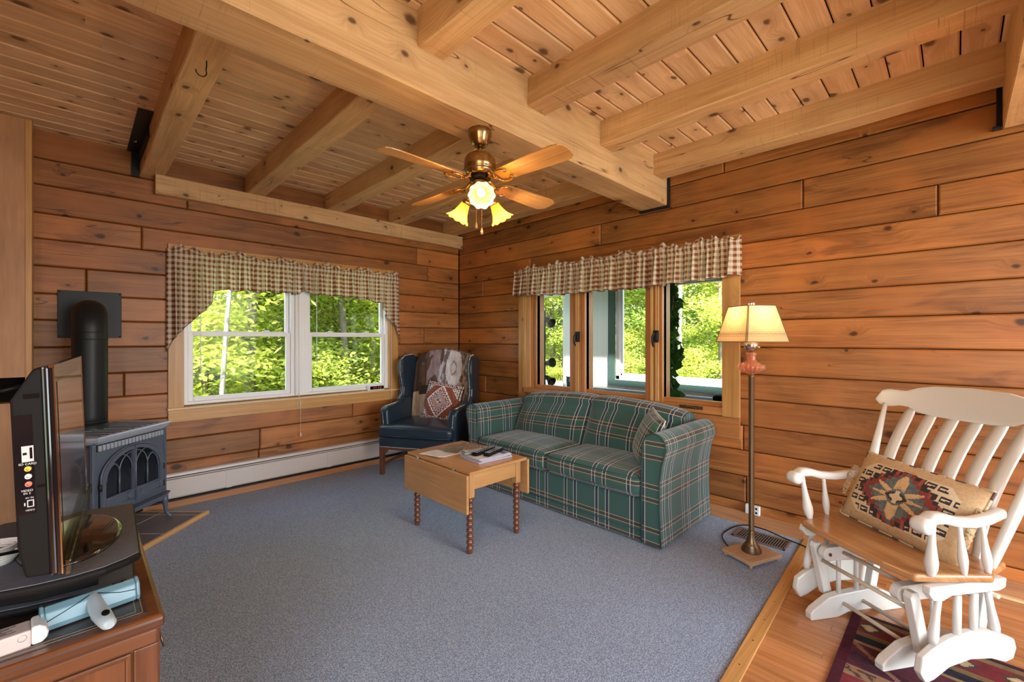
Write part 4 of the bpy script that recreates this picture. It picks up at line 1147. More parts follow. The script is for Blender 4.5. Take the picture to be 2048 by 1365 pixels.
def th_f(u, v):   # v 0 = seat level front, 1 = behind the top
    x = -0.31+0.63*u; vv = 0.0+v*0.60
    uu = (x/0.345+1)/2; uu = min(1, max(0, uu)); p = wc_back(uu, min(0.60, vv))
    w_ = 0.006*math.sin(u*30+v*5)+0.006*math.sin(u*13+2)
    off = 0.014+abs(w_)
    if vv < 0.45: y = p[1]-off; z = p[2]
    elif vv < 0.56: y = p[1]; z = p[2]+0.012+abs(w_)
    else: y = p[1]+0.01; z = p[2]+0.01
    if u > 0.86 and v > 0.5: y -= 0.16*(u-0.86)/0.14*min(1, (v-0.5)*4); x += 0.04*(u-0.86)/0.14; z += 0.02*(u-.86)/.14
    return (x, y, z)
mb.grid(th_f, 70, 70, None, throw_col)
tb = mb.build('throw_blanket', M['throw'], loc=AC.location[:], rot=(0, 0, AC.rotation_euler.z)); tag(tb, 'fleece throw printed in browns and greys draped over the wing chair back', 'blanket')
mb = MB(); rg = random.Random(5)
for i in range(46):
    v = 0.42+0.55*i/45.0; p = Vector(th_f(1.0, min(1, v))); mb.tube([p, p+Vector((rg.uniform(0.0, 0.012), rg.uniform(-0.02, -0.008), rg.uniform(-0.005, 0.01))), p+Vector((rg.uniform(0.0, 0.02), rg.uniform(-0.035, -0.015), rg.uniform(-0.02, 0.02)))], 0.0016, 4)
M['fringe'] = plain('fringe_tan', (0.30, 0.20, 0.11), 0.95)
for i in range(16):
    u = 0.5+0.5*i/15.0; p = Vector(th_f(u, 0.93)); mb.tube([p, p+Vector((0, 0.0, 0.02))], 0.0016, 4)
tag(mb.build('fringe', M['fringe'], tb), None, None, kind='stuff')

# kilim cushion painters: returns colours on a 0..1 square
def hook(x, y):   # greek-key hook motif on unit cell
    x %= 1.0; y %= 1.0
    if 0.1 < x < 0.9 and 0.1 < y < 0.9:
        if x < 0.3 or y < 0.3 or (x > 0.7 and y < 0.75) or (y > 0.58 and x > 0.45): return True
    return False
def kilim_red(u, v):
    x, y = abs(u-0.5)*2, abs(v-0.5)*2
    d = x*0.9+y*0.75
    n = mnoise.noise(Vector((u*30, v*30, 1)))
    if x < 0.10 and y < 0.07: return (0.55, 0.42, 0.22) if (u-.5)*(v-.5) > 0 else (0.12, 0.05, 0.05)
    if d < 0.22: return (0.30, 0.33, 0.36) if (int(u*24)+int(v*24)) % 2 else (0.40, 0.16, 0.12)
    if d < 0.40: return (0.36, 0.18, 0.15) if (int(u*14)+int(v*14)) % 3 else (0.26, 0.30, 0.33)
    if 0.40 <= d < 0.60 or (y > 0.80 and x < 0.72): return (0.66, 0.60, 0.55) if hook(u*9, v*9) else ((0.30, 0.10, 0.08) if n > -0.1 else (0.06, 0.03, 0.04))
    if 0.60 <= d < 0.66: return (0.68, 0.62, 0.56)
    if d > 1.02: return (0.64, 0.56, 0.48) if hook(u*10+.3, v*10) else (0.07, 0.035, 0.035)
    return (0.24, 0.075, 0.04) if n > 0 else (0.17, 0.05, 0.03)
M['kilim'] = attrcol('kilim_weave', 0.9, 0.25, 300)
mb = MB(); pillow(mb, 0.40, 0.40, 0.14, kilim_red, nu=72, nv=72)
q = Matrix.Rotation(AC.rotation_euler.z, 4, 'Z')
pl = q @ Vector((0.095, 0.075, 0.655))
tag(mb.build('kilim_cushion', M['kilim'], loc=(AC.location.x+pl.x, AC.location.y+pl.y, pl.z), rot=(math.radians(-17), math.radians(8), AC.rotation_euler.z+math.radians(-4))),
    'square kilim cushion with white hook pattern on the navy wing chair', 'cushion')

# ------------------------------------------------------------------ drop-leaf table
TB = thing('drop_leaf_table', 'small maple drop-leaf table with bobbin-turned legs in front of the sofa', 'table', (-1.452, -1.945, 0))
tw, td, tz = 0.245, 0.345, 0.51     # half sizes x (between the leaves), y
mb = MB(); mb.box(-tw, tw, -td, td, tz-0.018, tz, 'y', (.3, .5, .1)); mb.build('tabletop', M['maple'], TB, bevel=0.003)
for sx in (-1, 1):
    mb = MB(); mb.box(sx*(tw+0.006), sx*(tw+0.024), -td, td, tz-0.245, tz-0.016, 'y', (.6, .4, .3)); lf = mb.build('drop_leaf', M['maple'], TB, bevel=0.003)
    mb = MB()
    for y in (-0.2, 0.2): mb.box(sx*(tw-0.005), sx*(tw+0.022), y-0.014, y+0.014, tz-0.0195, tz-0.015); mb.lathe([(0.0035, -0.03), (0.0035, 0.03)], 8, (sx*(tw+0.003), y, tz-0.012), ax='y')
    mb.build('hinge', M['nickel'], lf)
ax_, ay_ = 0.2, 0.29
for (a, b, c, d) in ((-ax_, ax_, -ay_-0.012, -ay_+0.004), (-ax_, ax_, ay_-0.004, ay_+0.012), (-ax_-0.012, -ax_+0.004, -ay_, ay_), (ax_-0.004, ax_+0.012, -ay_, ay_)):
    mb = MB(); mb.box(a, b, c, d, tz-0.125, tz-0.018, None, (.4, .2, .5)); mb.build('apron', M['maple'], TB, bevel=0.002)
for sx in (-1, 1):
    for sy in (-1, 1):
        mb = MB(); x, y = sx*ax_, sy*ay_; h = 0.021
        mb.box(x-h, x+h, y-h, y+h, tz-0.17, tz-0.018, 'z', (.5, .3, .6)); L = mb.build('leg', M['maple'], TB, bevel=0.004)
        mb = MB(); prof = [(0.012, 0.0), (0.017, 0.004), (0.0175, 0.014)]; zz = 0.014; nb = 9; bh = (tz-0.17-0.014)/nb
        for k in range(nb):
            for j in range(1, 9):
                q = j/8.0; prof.append((0.0135+0.0085*math.sin(PI*q)**0.8, zz+bh*q))
            zz += bh
        mb.lathe(prof, 18, (x, y, 0)); mb.build('bobbin_turning', M['turned'], L)
# things on the table
def paper_col(kind):
    def f(u, v):
        n = mnoise.noise(Vector((u*14, v*18, kind))); n2 = mnoise.noise(Vector((u*60, v*60, kind)))
        if kind == 1:
            if u > 0.62: return (0.30, 0.14, 0.10) if n > 0.1 else ((0.50, 0.40, 0.30) if n2 > 0 else (0.12, 0.08, 0.06))
            if 0.33 < u < 0.62 and v > 0.45: return (0.30, 0.33, 0.38)
            return (0.62, 0.60, 0.60) if (int(v*46) % 2 and 0.06 < u < 0.58) else (0.74, 0.72, 0.72)
        if kind == 2:
            if 0.05 < u < 0.95 and 0.05 < v < 0.2: return (0.15, 0.13, 0.30)
            return (0.70, 0.69, 0.72)
    return f
M['paper'] = attrcol('printed_paper', 0.5, 0.0, 30, sheen=0)
mb = MB()
mb.grid(lambda u, v: (-0.10+0.20*(v)-0.0, -0.235+0.47*u*1.0, 0.004+0.005*math.sin(v*3)+0.012*max(0, 0.15-u)*6*(1-v)*0.3+0.002), 30, 26, None, lambda u, v: paper_col(1)(1-(1-u), v))
# newspaper lies along the back of the table, long side across x
np_ = MB(); np_.grid(lambda u, v: (-0.215+0.45*u, -0.10+0.20*v-0.02*u, tz+0.0025+0.0015*math.sin(u*9)+0.012*max(0, 0.12-u)/0.12*(1-v)), 60, 40, None, paper_col(1))
o = np_.build('newspaper', M['paper'], loc=(-1.452, -1.79, 0.0), rot=(0, 0, math.radians(6)), solid=0.003); tag(o, 'folded newspaper with colour pictures at the back of the table', 'newspaper')
cs = thing('coaster_stack', None, None) if False else None
for k in range(6):
    mb = MB(); mb.rbox(0, 0, 0, 0.048, 0.048, 0.0028, 0.0025, 4)
    M.setdefault('coaster', plain('coaster_photo', (0.20, 0.15, 0.09), 0.4, var=0.5, bscale=150))
    o = mb.build('coaster', M['coaster'], loc=(-1.465+0.002*math.sin(k*2), -1.835+0.002*math.cos(k*3), tz+0.0095+k*0.0062), rot=(0, 0, math.radians(22+3*math.sin(k*5))))
    tag(o, 'square picture coaster in the small stack on the newspaper', 'coaster', 'stacked coasters')
for k, (dx, dy, rz, w_, h_, lb) in enumerate(((0.0, 0, 8, 0.21, 0.275, 'bottom magazine of the stack under the remote controls'), (0.006, 0.004, 13, 0.205, 0.27, 'middle magazine with a dark spine under the remote controls'), (-0.004, 0.006, 10, 0.205, 0.265, 'white top magazine under the remote controls'))):
    mb = MB(); nz = 8
    mb.grid(lambda u, v: (-w_/2+w_*u, -h_/2+h_*v, 0.0085), 24, 24, None, paper_col(2))
    for (a, b, c, d) in ((-w_/2, -h_/2, w_/2, -h_/2), (w_/2, -h_/2, w_/2, h_/2), (w_/2, h_/2, -w_/2, h_/2), (-w_/2, h_/2, -w_/2, -h_/2)):
        for i in range(5):
            z0, z1 = 0.0085*i/5, 0.0085*(i+1)/5; col = (0.62, 0.62, 0.66) if i % 2 else (0.22, 0.2, 0.3)
            mb.quad([(a, b, z0), (c, d, z0), (c, d, z1), (a, b, z1)], None, col=col)
    o = mb.build('magazine', M['paper'], loc=(-1.40+dx, -2.10+dy, tz+0.001+k*0.0092), rot=(0, 0, math.radians(78+rz))); tag(o, lb, 'magazine')
zt_ = tz+0.0295
for k, (x, y, rz, ln, wd, mt, lb) in enumerate(((-1.475, -2.055, 30, 0.155, 0.055, 'greyplastic', 'grey rounded remote control, leftmost of the three'), (-1.412, -2.085, 58, 0.215, 0.048, 'matblack', 'long black remote control in the middle of the three'), (-1.375, -2.145, 62, 0.20, 0.046, 'matblack', 'black remote control with silver keys, nearest the front edge'))):
    M.setdefault('greyplastic', plain('grey_plastic', (0.16, 0.16, 0.15), 0.45)); M.setdefault('keys', plain('remote_keys', (0.42, 0.42, 0.42), 0.5))
    t = thing('remote_control', lb, 'remote control', (x, y, zt_), math.radians(rz-45+0))
    mb = MB(); mb.rbox(0, 0, 0.011, ln/2, wd/2, 0.011, 0.010, 8, crown=0.004); mb.build('body', M[mt], t)
    mb = MB()
    for i in range(9):
        for j in range(3): mb.rbox(-ln/2+0.02+i*(ln-0.04)/8, (j-1)*wd*0.27, 0.0245, 0.004, 0.0035, 0.0018, 0.001, 2)
    mb.build('keypad', M['keys'], t)

# ------------------------------------------------------------------ floor lamp
LM = thing('floor_lamp', 'brass floor lamp with amber glass font and lit square shade beside the sofa', 'floor lamp', (-0.50, -3.455, 0), math.radians(-22))
LX = 0.0
mb = MB(); mb.rbox(0, 0, 0.030, 0.126, 0.100, 0.012, 0.004, 6); 
mb.uv = [[(p[0], p[1]+p[2]) for p in [mb.v[i] for i in f]] for f in mb.f]; mb.build('base_board', M['palewood'], LM)
for (x, y) in ((-0.11, -0.085), (0.11, -0.085), (-0.11, 0.085), (0.11, 0.085)):
    mb = MB(); mb.lathe([(0.008, 0.0), (0.012, 0.008), (0.009, 0.019)], 10, (x, y, 0)); mb.build('foot', M['palewood'], LM)
mb = MB(); mb.lathe([(0.0, 0.04), (0.052, 0.041), (0.055, 0.048), (0.050, 0.055), (0.052, 0.06), (0.044, 0.068), (0.046, 0.073), (0.036, 0.085), (0.028, 0.10), (0.020, 0.125), (0.0155, 0.155), (0.0145, 0.17)], 28, flute=lambda a, k: 0.03*math.cos(a*16) if k > 6 else 0); mb.build('flared_foot', M['bronze'], LM)
mb = MB(); mb.lathe([(0.0145, 0.165), (0.0155, 0.17), (0.0145, 0.175), (0.0145, 0.60), (0.0145, 1.075), (0.017, 1.08), (0.017, 1.086), (0.010, 1.09), (0.010, 1.095)], 32, flute=lambda a, k: 0.05*math.cos(a*12)); mb.build('pole', M['bronze'], LM)
s = NT('amber_glass'); b = s.bsdf(C4((0.85, 0.36, 0.20)), 0.08, trans=0.75, emit=C4((1.0, 0.35, 0.12)), estr=0.0); b.inputs['IOR'].default_value = 1.4; M['amber'] = s.m
mb = MB(); mb.lathe([(0.012, 1.09), (0.030, 1.098), (0.060, 1.115), (0.073, 1.132), (0.070, 1.145), (0.045, 1.158), (0.030, 1.168), (0.022, 1.182), (0.026, 1.190), (0.022, 1.198), (0.026, 1.206), (0.030, 1.216), (0.022, 1.222)], 72, flute=lambda a, k: 0.05*math.cos(a*18) if 0 < k < 7 else 0.0); mb.build('glass_font', M['amber'], LM)
mb = MB(); mb.lathe([(0.012, 1.220), (0.012, 1.232), (0.030, 1.238), (0.036, 1.25), (0.040, 1.262), (0.040, 1.275), (0.037, 1.278), (0.037, 1.29), (0.0, 1.30)], 28); bn = mb.build('burner', M['nickel'], LM)
mb = MB(); mb.tube([(0.0, -0.036, 1.255), (0.0, -0.05, 1.252)], 0.004, 8); mb.lathe([(0.0, -0.056), (0.007, -0.054), (0.007, -0.049)], 10, (0, 0, 1.252), ax='y'); mb.build('wick_knob', M['gold'], bn)
mb = MB(); mb.lathe([(0.034, 1.285), (0.036, 1.30), (0.036, 1.31), (0.026, 1.40), (0.024, 1.515)], 24, caps=False)
s = NT('chimney_glass'); g = s.n('ShaderNodeBsdfGlossy'); g.inputs['Roughness'].default_value = 0.02; t = s.n('ShaderNodeBsdfTransparent'); mx = s.n('ShaderNodeMixShader'); mx.inputs[0].default_value = 0.18
s.l(t.outputs[0], mx.inputs[1]); s.l(g.outputs[0], mx.inputs[2]); s.l(mx.outputs[0], s.out.inputs[0]); M['clear'] = s.m
mb.build('glass_chimney', M['clear'], LM)
mb = MB(); mb.lathe([(0.012, 1.30), (0.014, 1.31), (0.018, 1.34), (0.028, 1.375), (0.028, 1.40), (0.016, 1.425), (0.0, 1.43)], 18)
s = NT('lamp_bulb'); e = s.n('ShaderNodeEmission'); e.inputs[0].default_value = (1.0, 0.72, 0.40, 1); e.inputs[1].default_value = 4; s.l(e.outputs[0], s.out.inputs[0]); M['bulb'] = s.m
mb.build('bulb', M['bulb'], LM)
# six-panel bell shade: rectangular with cut corners
s = NT('lamp_shade_fabric'); tc = s.n('ShaderNodeTexCoord'); nn = s.noise(tc.outputs['Object'], 90, 2)
colr = s.mix(nn, C4((0.74, 0.52, 0.28)), C4((0.86, 0.66, 0.40))); d = s.n('ShaderNodeBsdfDiffuse'); s.l(colr, d.inputs[0]); t = s.n('ShaderNodeBsdfTranslucent'); s.l(colr, t.inputs[0])
mx = s.n('ShaderNodeMixShader'); mx.inputs[0].default_value = 0.6; s.l(d.outputs[0], mx.inputs[1]); s.l(t.outputs[0], mx.inputs[2]); s.l(mx.outputs[0], s.out.inputs[0]); M['shade'] = s.m
def hexring(w, h, c): return [(-w+c, -h), (w-c, -h), (w, -h+c), (w, h-c), (w-c, h), (-w+c, h), (-w, h-c), (-w, -h+c)]
rb, rt = hexring(0.138, 0.138, 0.005), hexring(0.090, 0.090, 0.004)
mb = MB()
for i in range(8):
    j = (i+1) % 8
    mb.quad([(rb[i][0], rb[i][1], 1.285), (rb[j][0], rb[j][1], 1.285), (rt[j][0], rt[j][1], 1.495), (rt[i][0], rt[i][1], 1.495)])
mb.v and None
sh = mb.build('lamp_shade', M['shade'], LM)
sh.rotation_euler = (0, 0, math.radians(76.7))
M['braid'] = plain('shade_braid', (0.16, 0.10, 0.05), 0.8)
mb = MB()
for ring, z in ((rb, 1.285), (rt, 1.495)): mb.tube([(a, b, z) for a, b in ring], 0.0028, 6, closed=True)
for i in range(8): mb.tube([(rb[i][0], rb[i][1], 1.285), (rt[i][0], rt[i][1], 1.495)], 0.0024, 6)
mb.build('edge_braid', M['braid'], sh)
M['scroll'] = plain('scroll_print', (0.20, 0.13, 0.06), 0.8)
mb = MB()
def onshade(i, j, q, v): # point on panel
    p = Vector((rb[i][0], rb[i][1], 1.285)).lerp(Vector((rt[i][0], rt[i][1], 1.495)), v); r_ = Vector((rb[j][0], rb[j][1], 1.285)).lerp(Vector((rt[j][0], rt[j][1], 1.495)), v); o_ = p.lerp(r_, q); o_.x *= 1.006; o_.y *= 1.006; return o_
for i in range(8):
    j = (i+1) % 8; L = math.dist(rb[i], rb[j])
    for v in (0.15, 0.27): mb.tube([onshade(i, j, 0.01, v), onshade(i, j, 0.99, v)], 0.0006, 4)
    n = max(2, int(L/0.018))
    for k in range(n):
        pts = [onshade(i, j, (k+0.5+0.42*math.cos(a)*(1 if a < 4 else 0.4))/n, 0.21+0.030*math.sin(a)) for a in [x*0.6 for x in range(10)]]
        mb.tube(pts, 0.0012, 4)
mb.build('scroll_band', M['scroll'], sh)
lp = bpy.data.lights.new('floor_lamp_bulb', 'POINT'); lpo = bpy.data.objects.new('floor_lamp_bulb', lp); COL.objects.link(lpo)
lp.energy = 3.0; lp.color = (1.0, 0.62, 0.30); lp.shadow_soft_size = 0.03; lpo.location = (-0.50, -3.455, 1.46)
# outlet, vent and cord
ot = thing('wall_outlet', 'white double outlet box low on the log wall behind the lamp pole', 'outlet', (0, -3.318, 0.118))
mb = MB(); mb.box(-0.03, -0.001, -0.045, 0.045, -0.032, 0.032); mb.build('cover', M['whiteplastic'], ot, bevel=0.004)
mb = MB()
for y in (-0.026,): mb.box(-0.0315, -0.029, y-0.006, y+0.006, 0.008, 0.022); mb.box(-0.0315, -0.029, y-0.006, y+0.006, -0.02, -0.006)
mb.build('socket', M['matblack'], ot)
vt = thing('floor_vent', 'brown louvred floor register behind the lamp base', 'vent', (-0.183, -3.418, 0.0), 0)
mb = MB(); mb.box(-0.085, 0.085, -0.155, -0.140, 0.001, 0.010); mb.box(-0.085, 0.085, 0.140, 0.155, 0.001, 0.010); mb.box(-0.085, -0.070, -0.155, 0.155, 0.001, 0.010); mb.box(0.070, 0.085, -0.155, 0.155, 0.001, 0.010)
M['ventbrown'] = plain('brown_enamel', (0.16, 0.12, 0.10), 0.45)
mb.build('frame', M['ventbrown'], vt, bevel=0.002)
mb = MB(); mb.box(-0.072, 0.072, -0.142, 0.142, 0.001, 0.003); mb.build('duct_opening', M['dark'], vt)
for k in range(20):
    mb = MB(); y = -0.133+k*0.014; mb.box(-0.072, 0.072, y-0.0028, y+0.0028, 0.003, 0.008); mb.build('louvre', M['ventbrown'], vt)
mb = MB(); P_ = [(-0.50, -3.36, 0.006), (-0.42, -3.28, 0.006), (-0.30, -3.22, 0.006), (-0.12, -3.235, 0.006), (-0.035, -3.29, 0.007), (-0.04, -3.40, 0.012), (-0.09, -3.52, 0.012), (-0.14, -3.66, 0.013), (-0.20, -3.78, 0.006)]
cr = []
for i in range(len(P_)-1):
    for k in range(6):
        t = k/6.0; p0 = Vector(P_[max(i-1, 0)]); p1 = Vector(P_[i]); p2 = Vector(P_[i+1]); p3 = Vector(P_[min(i+2, len(P_)-1)])
        cr.append(0.5*((2*p1)+(-p0+p2)*t+(2*p0-5*p1+4*p2-p3)*t*t+(-p0+3*p1-3*p2+p3)*t*t*t))
mb.tube(cr, 0.0035, 6); tag(mb.build('lamp_cord', M['matblack']), 'black lamp cord curling over the carpet and threshold', 'cord')

# ------------------------------------------------------------------ white glider rocker
GR = thing('glider_rocker', 'white glider rocking chair with a varnished wooden seat', 'rocking chair', (-0.80, -4.11, 0), math.atan2(-0.83, -0.555))
WP = M['whitepaint']
mb = MB(); seat = [(-0.255, -0.215), (-0.15, -0.232), (0.15, -0.232), (0.255, -0.215), (0.318, 0.065), (0.285, 0.12), (0.25, 0.24), (-0.25, 0.24), (-0.285, 0.12), (-0.318, 0.065)]
mb.prism(seat, 0.388, 0.420, 'xy', r=(.3, .4, .2)); mb.uv = [[(p[0], p[1]+p[2]) for p in [mb.v[i] for i in f]] for f in mb.f]
mb.build('seat', M['seatwood'], GR, bevel=0.012, seg=4)
def turned(mb, a, b, prof, n=14):
    a = Vector(a); b = Vector(b); d = b-a; L = d.length; q = d.to_track_quat('Z', 'Y').to_matrix().to_4x4()
    mb.M = Matrix.Translation(a) @ q; mb.lathe([(r_, t*L) for r_, t in prof], n); mb.M = None
spin = [(0.008, 0), (0.009, 0.04), (0.013, 0.15), (0.016, 0.28), (0.014, 0.42), (0.010, 0.6), (0.008, 0.8), (0.0085, 1.0)]
vase = [(0.011, 0), (0.013, 0.03), (0.020, 0.14), (0.022, 0.25), (0.018, 0.40), (0.013, 0.6), (0.011, 0.8), (0.012, 1.0)]
for sx in (-1, 1):
    # arm: curved bar with a scrolled round knob at the front
    path = [(sx*0.285, -0.215, 0.628), (sx*0.286, -0.185, 0.643), (sx*0.288, -0.14, 0.640), (sx*0.288, -0.08, 0.622), (sx*0.287, 0.0, 0.612), (sx*0.283, 0.08, 0.616), (sx*0.272, 0.17, 0.628)]
    mb = MB(); ids = []
    wds = [0.024, 0.027, 0.026, 0.023, 0.022, 0.022, 0.020]; hts = [0.020, 0.021, 0.020, 0.019, 0.019, 0.019, 0.018]
    for k, p in enumerate(path):
        ring = []
        for i in range(14):
            a = 2*PI*i/14; cx_ = math.copysign(abs(math.cos(a))**0.6, math.cos(a)); sz_ = math.copysign(abs(math.sin(a))**0.6, math.sin(a))
            ring.append(mb.pt((p[0]+wds[k]*cx_, p[1], p[2]+hts[k]*sz_)))
        ids.append(ring)
    for k in range(len(path)-1):
        for i in range(14): j = (i+1) % 14; mb.face([ids[k][i], ids[k][j], ids[k+1][j], ids[k+1][i]], smooth=True)
    mb.face(ids[0][::-1]); mb.face(ids[-1])
    mb.lathe([(0.0, -0.031), (0.018, -0.030), (0.028, -0.024), (0.030, -0.012), (0.030, 0.012), (0.028, 0.024), (0.018, 0.030), (0.0, 0.031)], 20, (sx*0.285, -0.222, 0.618), ax='x')
    mb.build('arm', WP, GR)
    for (x, y) in ((0.265, -0.165), (0.288, -0.04)):
        mb = MB(); turned(mb, (sx*x, y+0.01, 0.415), (sx*0.287, y-0.015, 0.625), vase if y < -0.1 else spin); mb.build('arm_spindle', WP, GR)
    if sx > 0: 
        mb = MB(); turned(mb, (0.295, 0.075, 0.415), (0.285, 0.06, 0.60), spin); mb.build('arm_spindle', WP, GR)
    # back post
    mb = MB(); turned(mb, (sx*0.262, 0.13, 0.40), (sx*0.318, 0.365, 0.965), [(0.013, 0), (0.016, 0.1), (0.019, 0.3), (0.021, 0.42), (0.018, 0.6), (0.013, 0.85), (0.010, 1.0)]); mb.build('back_post', WP, GR)
# crest rail, gently curved
mb = MB()
crest = [(-0.365, -0.005), (-0.36, 0.035), (-0.335, 0.052), (-0.29, 0.05), (-0.25, 0.048), (-0.20, 0.07), (-0.14, 0.083), (0, 0.088), (0.14, 0.083), (0.20, 0.07), (0.25, 0.048), (0.29, 0.05), (0.335, 0.052), (0.36, 0.035), (0.365, -0.005),
         (0.35, -0.028), (0.30, -0.035), (0.26, -0.025), (0.22, -0.028), (0.18, -0.05), (0.10, -0.058), (0, -0.06), (-0.10, -0.058), (-0.18, -0.05), (-0.22, -0.028), (-0.26, -0.025), (-0.30, -0.035), (-0.35, -0.028)]
def cy_(x, z): return 0.375+0.05*(1-(x/0.36)**2)+z*0.28
top = crest[:15]; bot = crest[15:][::-1]; nseg = 36
def prof_at(tab, x): return lerp_tab(tab, x)
tt = [(-0.366, 0.0)]+top[1:14]+[(0.366, 0.0)]; bt = [(-0.366, -0.008)]+bot+[(0.366, -0.008)]
def cfn(side):
    def fn(u, v):
        x = -0.366+0.732*u; zt1 = lerp_tab(tt, x); zb1 = lerp_tab(bt, x); z = zb1+(zt1-zb1)*v; return (x, cy_(x, z)+side, z+0.985)
    return fn
mb.grid(cfn(-0.011), nseg, 6); mb.grid(lambda u, v: cfn(0.011)(1-u, v), nseg, 6)
mb.grid(lambda u, v: tuple(Vector(cfn(-0.011)(u, 1)).lerp(Vector(cfn(0.011)(u, 1)), v)), nseg, 1, smooth=False); mb.grid(lambda u, v: tuple(Vector(cfn(0.011)(u, 0)).lerp(Vector(cfn(-0.011)(u, 0)), v)), nseg, 1, smooth=False)
mb.grid(lambda u, v: tuple(Vector(cfn(0.011)(0, v)).lerp(Vector(cfn(-0.011)(0, v)), u)), 1, 6, smooth=False); mb.grid(lambda u, v: tuple(Vector(cfn(-0.011)(1, v)).lerp(Vector(cfn(0.011)(1, v)), u)), 1, 6, smooth=False)
mb.build('crest_rail', WP, GR, weld=True, bevel=0.004, seg=3)
# six arrow slats
for k in range(6):
    x0 = -0.195+0.078*k; x1 = -0.225+0.090*k
    mb = MB()
    def sl(side):
        def fn(u, v):
            w_ = 0.013+0.010*min(1, max(0, (v-0.05)/0.5))
            if v > 0.93: w_ *= 1-(v-0.93)/0.07*0.45
            x = x0+(x1-x0)*v; y = 0.17+0.215*v-0.055*math.sin(PI*v)+0.05*(1-(x/0.36)**2)*v; z = 0.41+0.545*v
            return (x+w_*(2*u-1), y+side, z)
        return fn
    mb.grid(sl(-0.007), 2, 18); mb.grid(lambda u, v: sl(0.007)(1-u, v), 2, 18)
    mb.grid(lambda u, v: tuple(Vector(sl(0.007)(0, v)).lerp(Vector(sl(-0.007)(0, v)), u)), 1, 18, smooth=False); mb.grid(lambda u, v: tuple(Vector(sl(-0.007)(1, v)).lerp(Vector(sl(0.007)(1, v)), u)), 1, 18, smooth=False)
    mb.build('back_slat', WP, GR, weld=True)
for sx in (-1, 1):
    # rail under the seat (moving frame)
    mb = MB(); pr = [(-0.19, 0.385), (-0.195, 0.36), (-0.175, 0.335), (-0.13, 0.330), (-0.09, 0.345), (0.14, 0.340), (0.17, 0.35), (0.175, 0.385)]
    mb.prism(pr, min(sx*0.262, sx*0.290), max(sx*0.262, sx*0.290), 'yz'); mb.build('seat_bearer', WP, GR, bevel=0.004)
    # swinging lower board (arched), hangs clear of the floor
    pr = [(-0.235, 0.075), (-0.225, 0.13), (-0.18, 0.155), (-0.10, 0.185), (0.0, 0.20), (0.10, 0.19), (0.17, 0.165), (0.215, 0.145), (0.225, 0.11), (0.21, 0.07), (0.17, 0.062), (0.10, 0.085), (0.0, 0.095), (-0.10, 0.08), (-0.17, 0.045), (-0.21, 0.035)]
    mb = MB(); mb.prism(pr, min(sx*0.262, sx*0.290), max(sx*0.262, sx*0.290), 'yz'); mb.build('swing_board', WP, GR, bevel=0.006)
    for (y0, y1) in ((-0.135, -0.165), (-0.045, -0.05), (0.035, 0.03), (0.10, 0.14)):
        mb = MB(); turned(mb, (sx*0.276, y1, 0.17), (sx*0.276, y0, 0.338), [(0.013, 0), (0.017, 0.15), (0.016, 0.3), (0.012, 0.6), (0.011, 1.0)] if abs(y0) > 0.09 else [(0.013, 0), (0.013, 0.5), (0.012, 1)]); mb.build('side_spindle', WP, GR)
    # fixed base: foot board on the floor
    pr = [(-0.265, 0.0), (-0.268, 0.03), (-0.25, 0.05), (-0.17, 0.095), (-0.11, 0.105), (0.06, 0.115), (0.14, 0.10), (0.25, 0.045), (0.265, 0.025), (0.262, 0.0), (0.14, 0.0), (0.09, 0.018), (-0.06, 0.018), (-0.12, 0.0)]
    mb = MB(); mb.prism(pr, min(sx*0.145, sx*0.180), max(sx*0.145, sx*0.180), 'yz'); mb.build('foot_board', WP, GR, bevel=0.004)
    for y in (-0.10, 0.0):
        mb = MB(); mb.tube([(sx*0.162, y, 0.10), (sx*0.162, y, 0.29)], 0.010, 12); mb.build('base_spindle', WP, GR)
    # top rail with a rounded front end
    mb = MB(); pr = [(-0.13, 0.265)]+[(-0.165+0.032*math.cos(a), 0.297+0.032*math.sin(a)) for a in [PI*1.5-PI*k/8 for k in range(9)]]+[(0.16, 0.335), (0.20, 0.32), (0.20, 0.285), (0.16, 0.27)]
    mb.prism(pr[1:], min(sx*0.145, sx*0.180), max(sx*0.145, sx*0.180), 'yz'); rl = mb.build('base_rail', WP, GR, bevel=0.003)
    mb = MB(); mb.lathe([(0.0, -0.001), (0.008, -0.001), (0.008, 0.004)], 12, (sx*0.145-(0.003 if sx > 0 else -0.0), -0.165, 0.297), ax='x'); mb.build('bolt_hole', M['bronze'], rl)
    # swing links front and rear
    for (yt, yb_) in ((-0.175, -0.125), (0.185, 0.135)):
        mb = MB(); w_ = 0.022; dy = yb_-yt
        pr = [(yt-w_, 0.31), (yt-w_*0.6, 0.33), (yt+w_*0.6, 0.33), (yt+w_, 0.31), (yb_+w_*1.2, 0.085), (yb_-w_*0.8, 0.08)]
        mb.prism(pr, min(sx*0.195, sx*0.228), max(sx*0.195, sx*0.228), 'yz'); mb.build('swing_link', WP, GR, bevel=0.004)
M['dowel'] = plain('painted_dowel', (0.62, 0.52, 0.38), 0.35)
for (y, z, x) in ((-0.155, 0.245, 0.20), (-0.09, 0.300, 0.16), (-0.09, 0.062, 0.15), (0.02, 0.062, 0.15), (0.185, 0.25, 0.20), (0.15, 0.31, 0.28)):
    mb = MB(); mb.tube([(-x, y, z), (x, y, z)], 0.0085, 12); mb.build('cross_dowel', M['dowel'], GR)
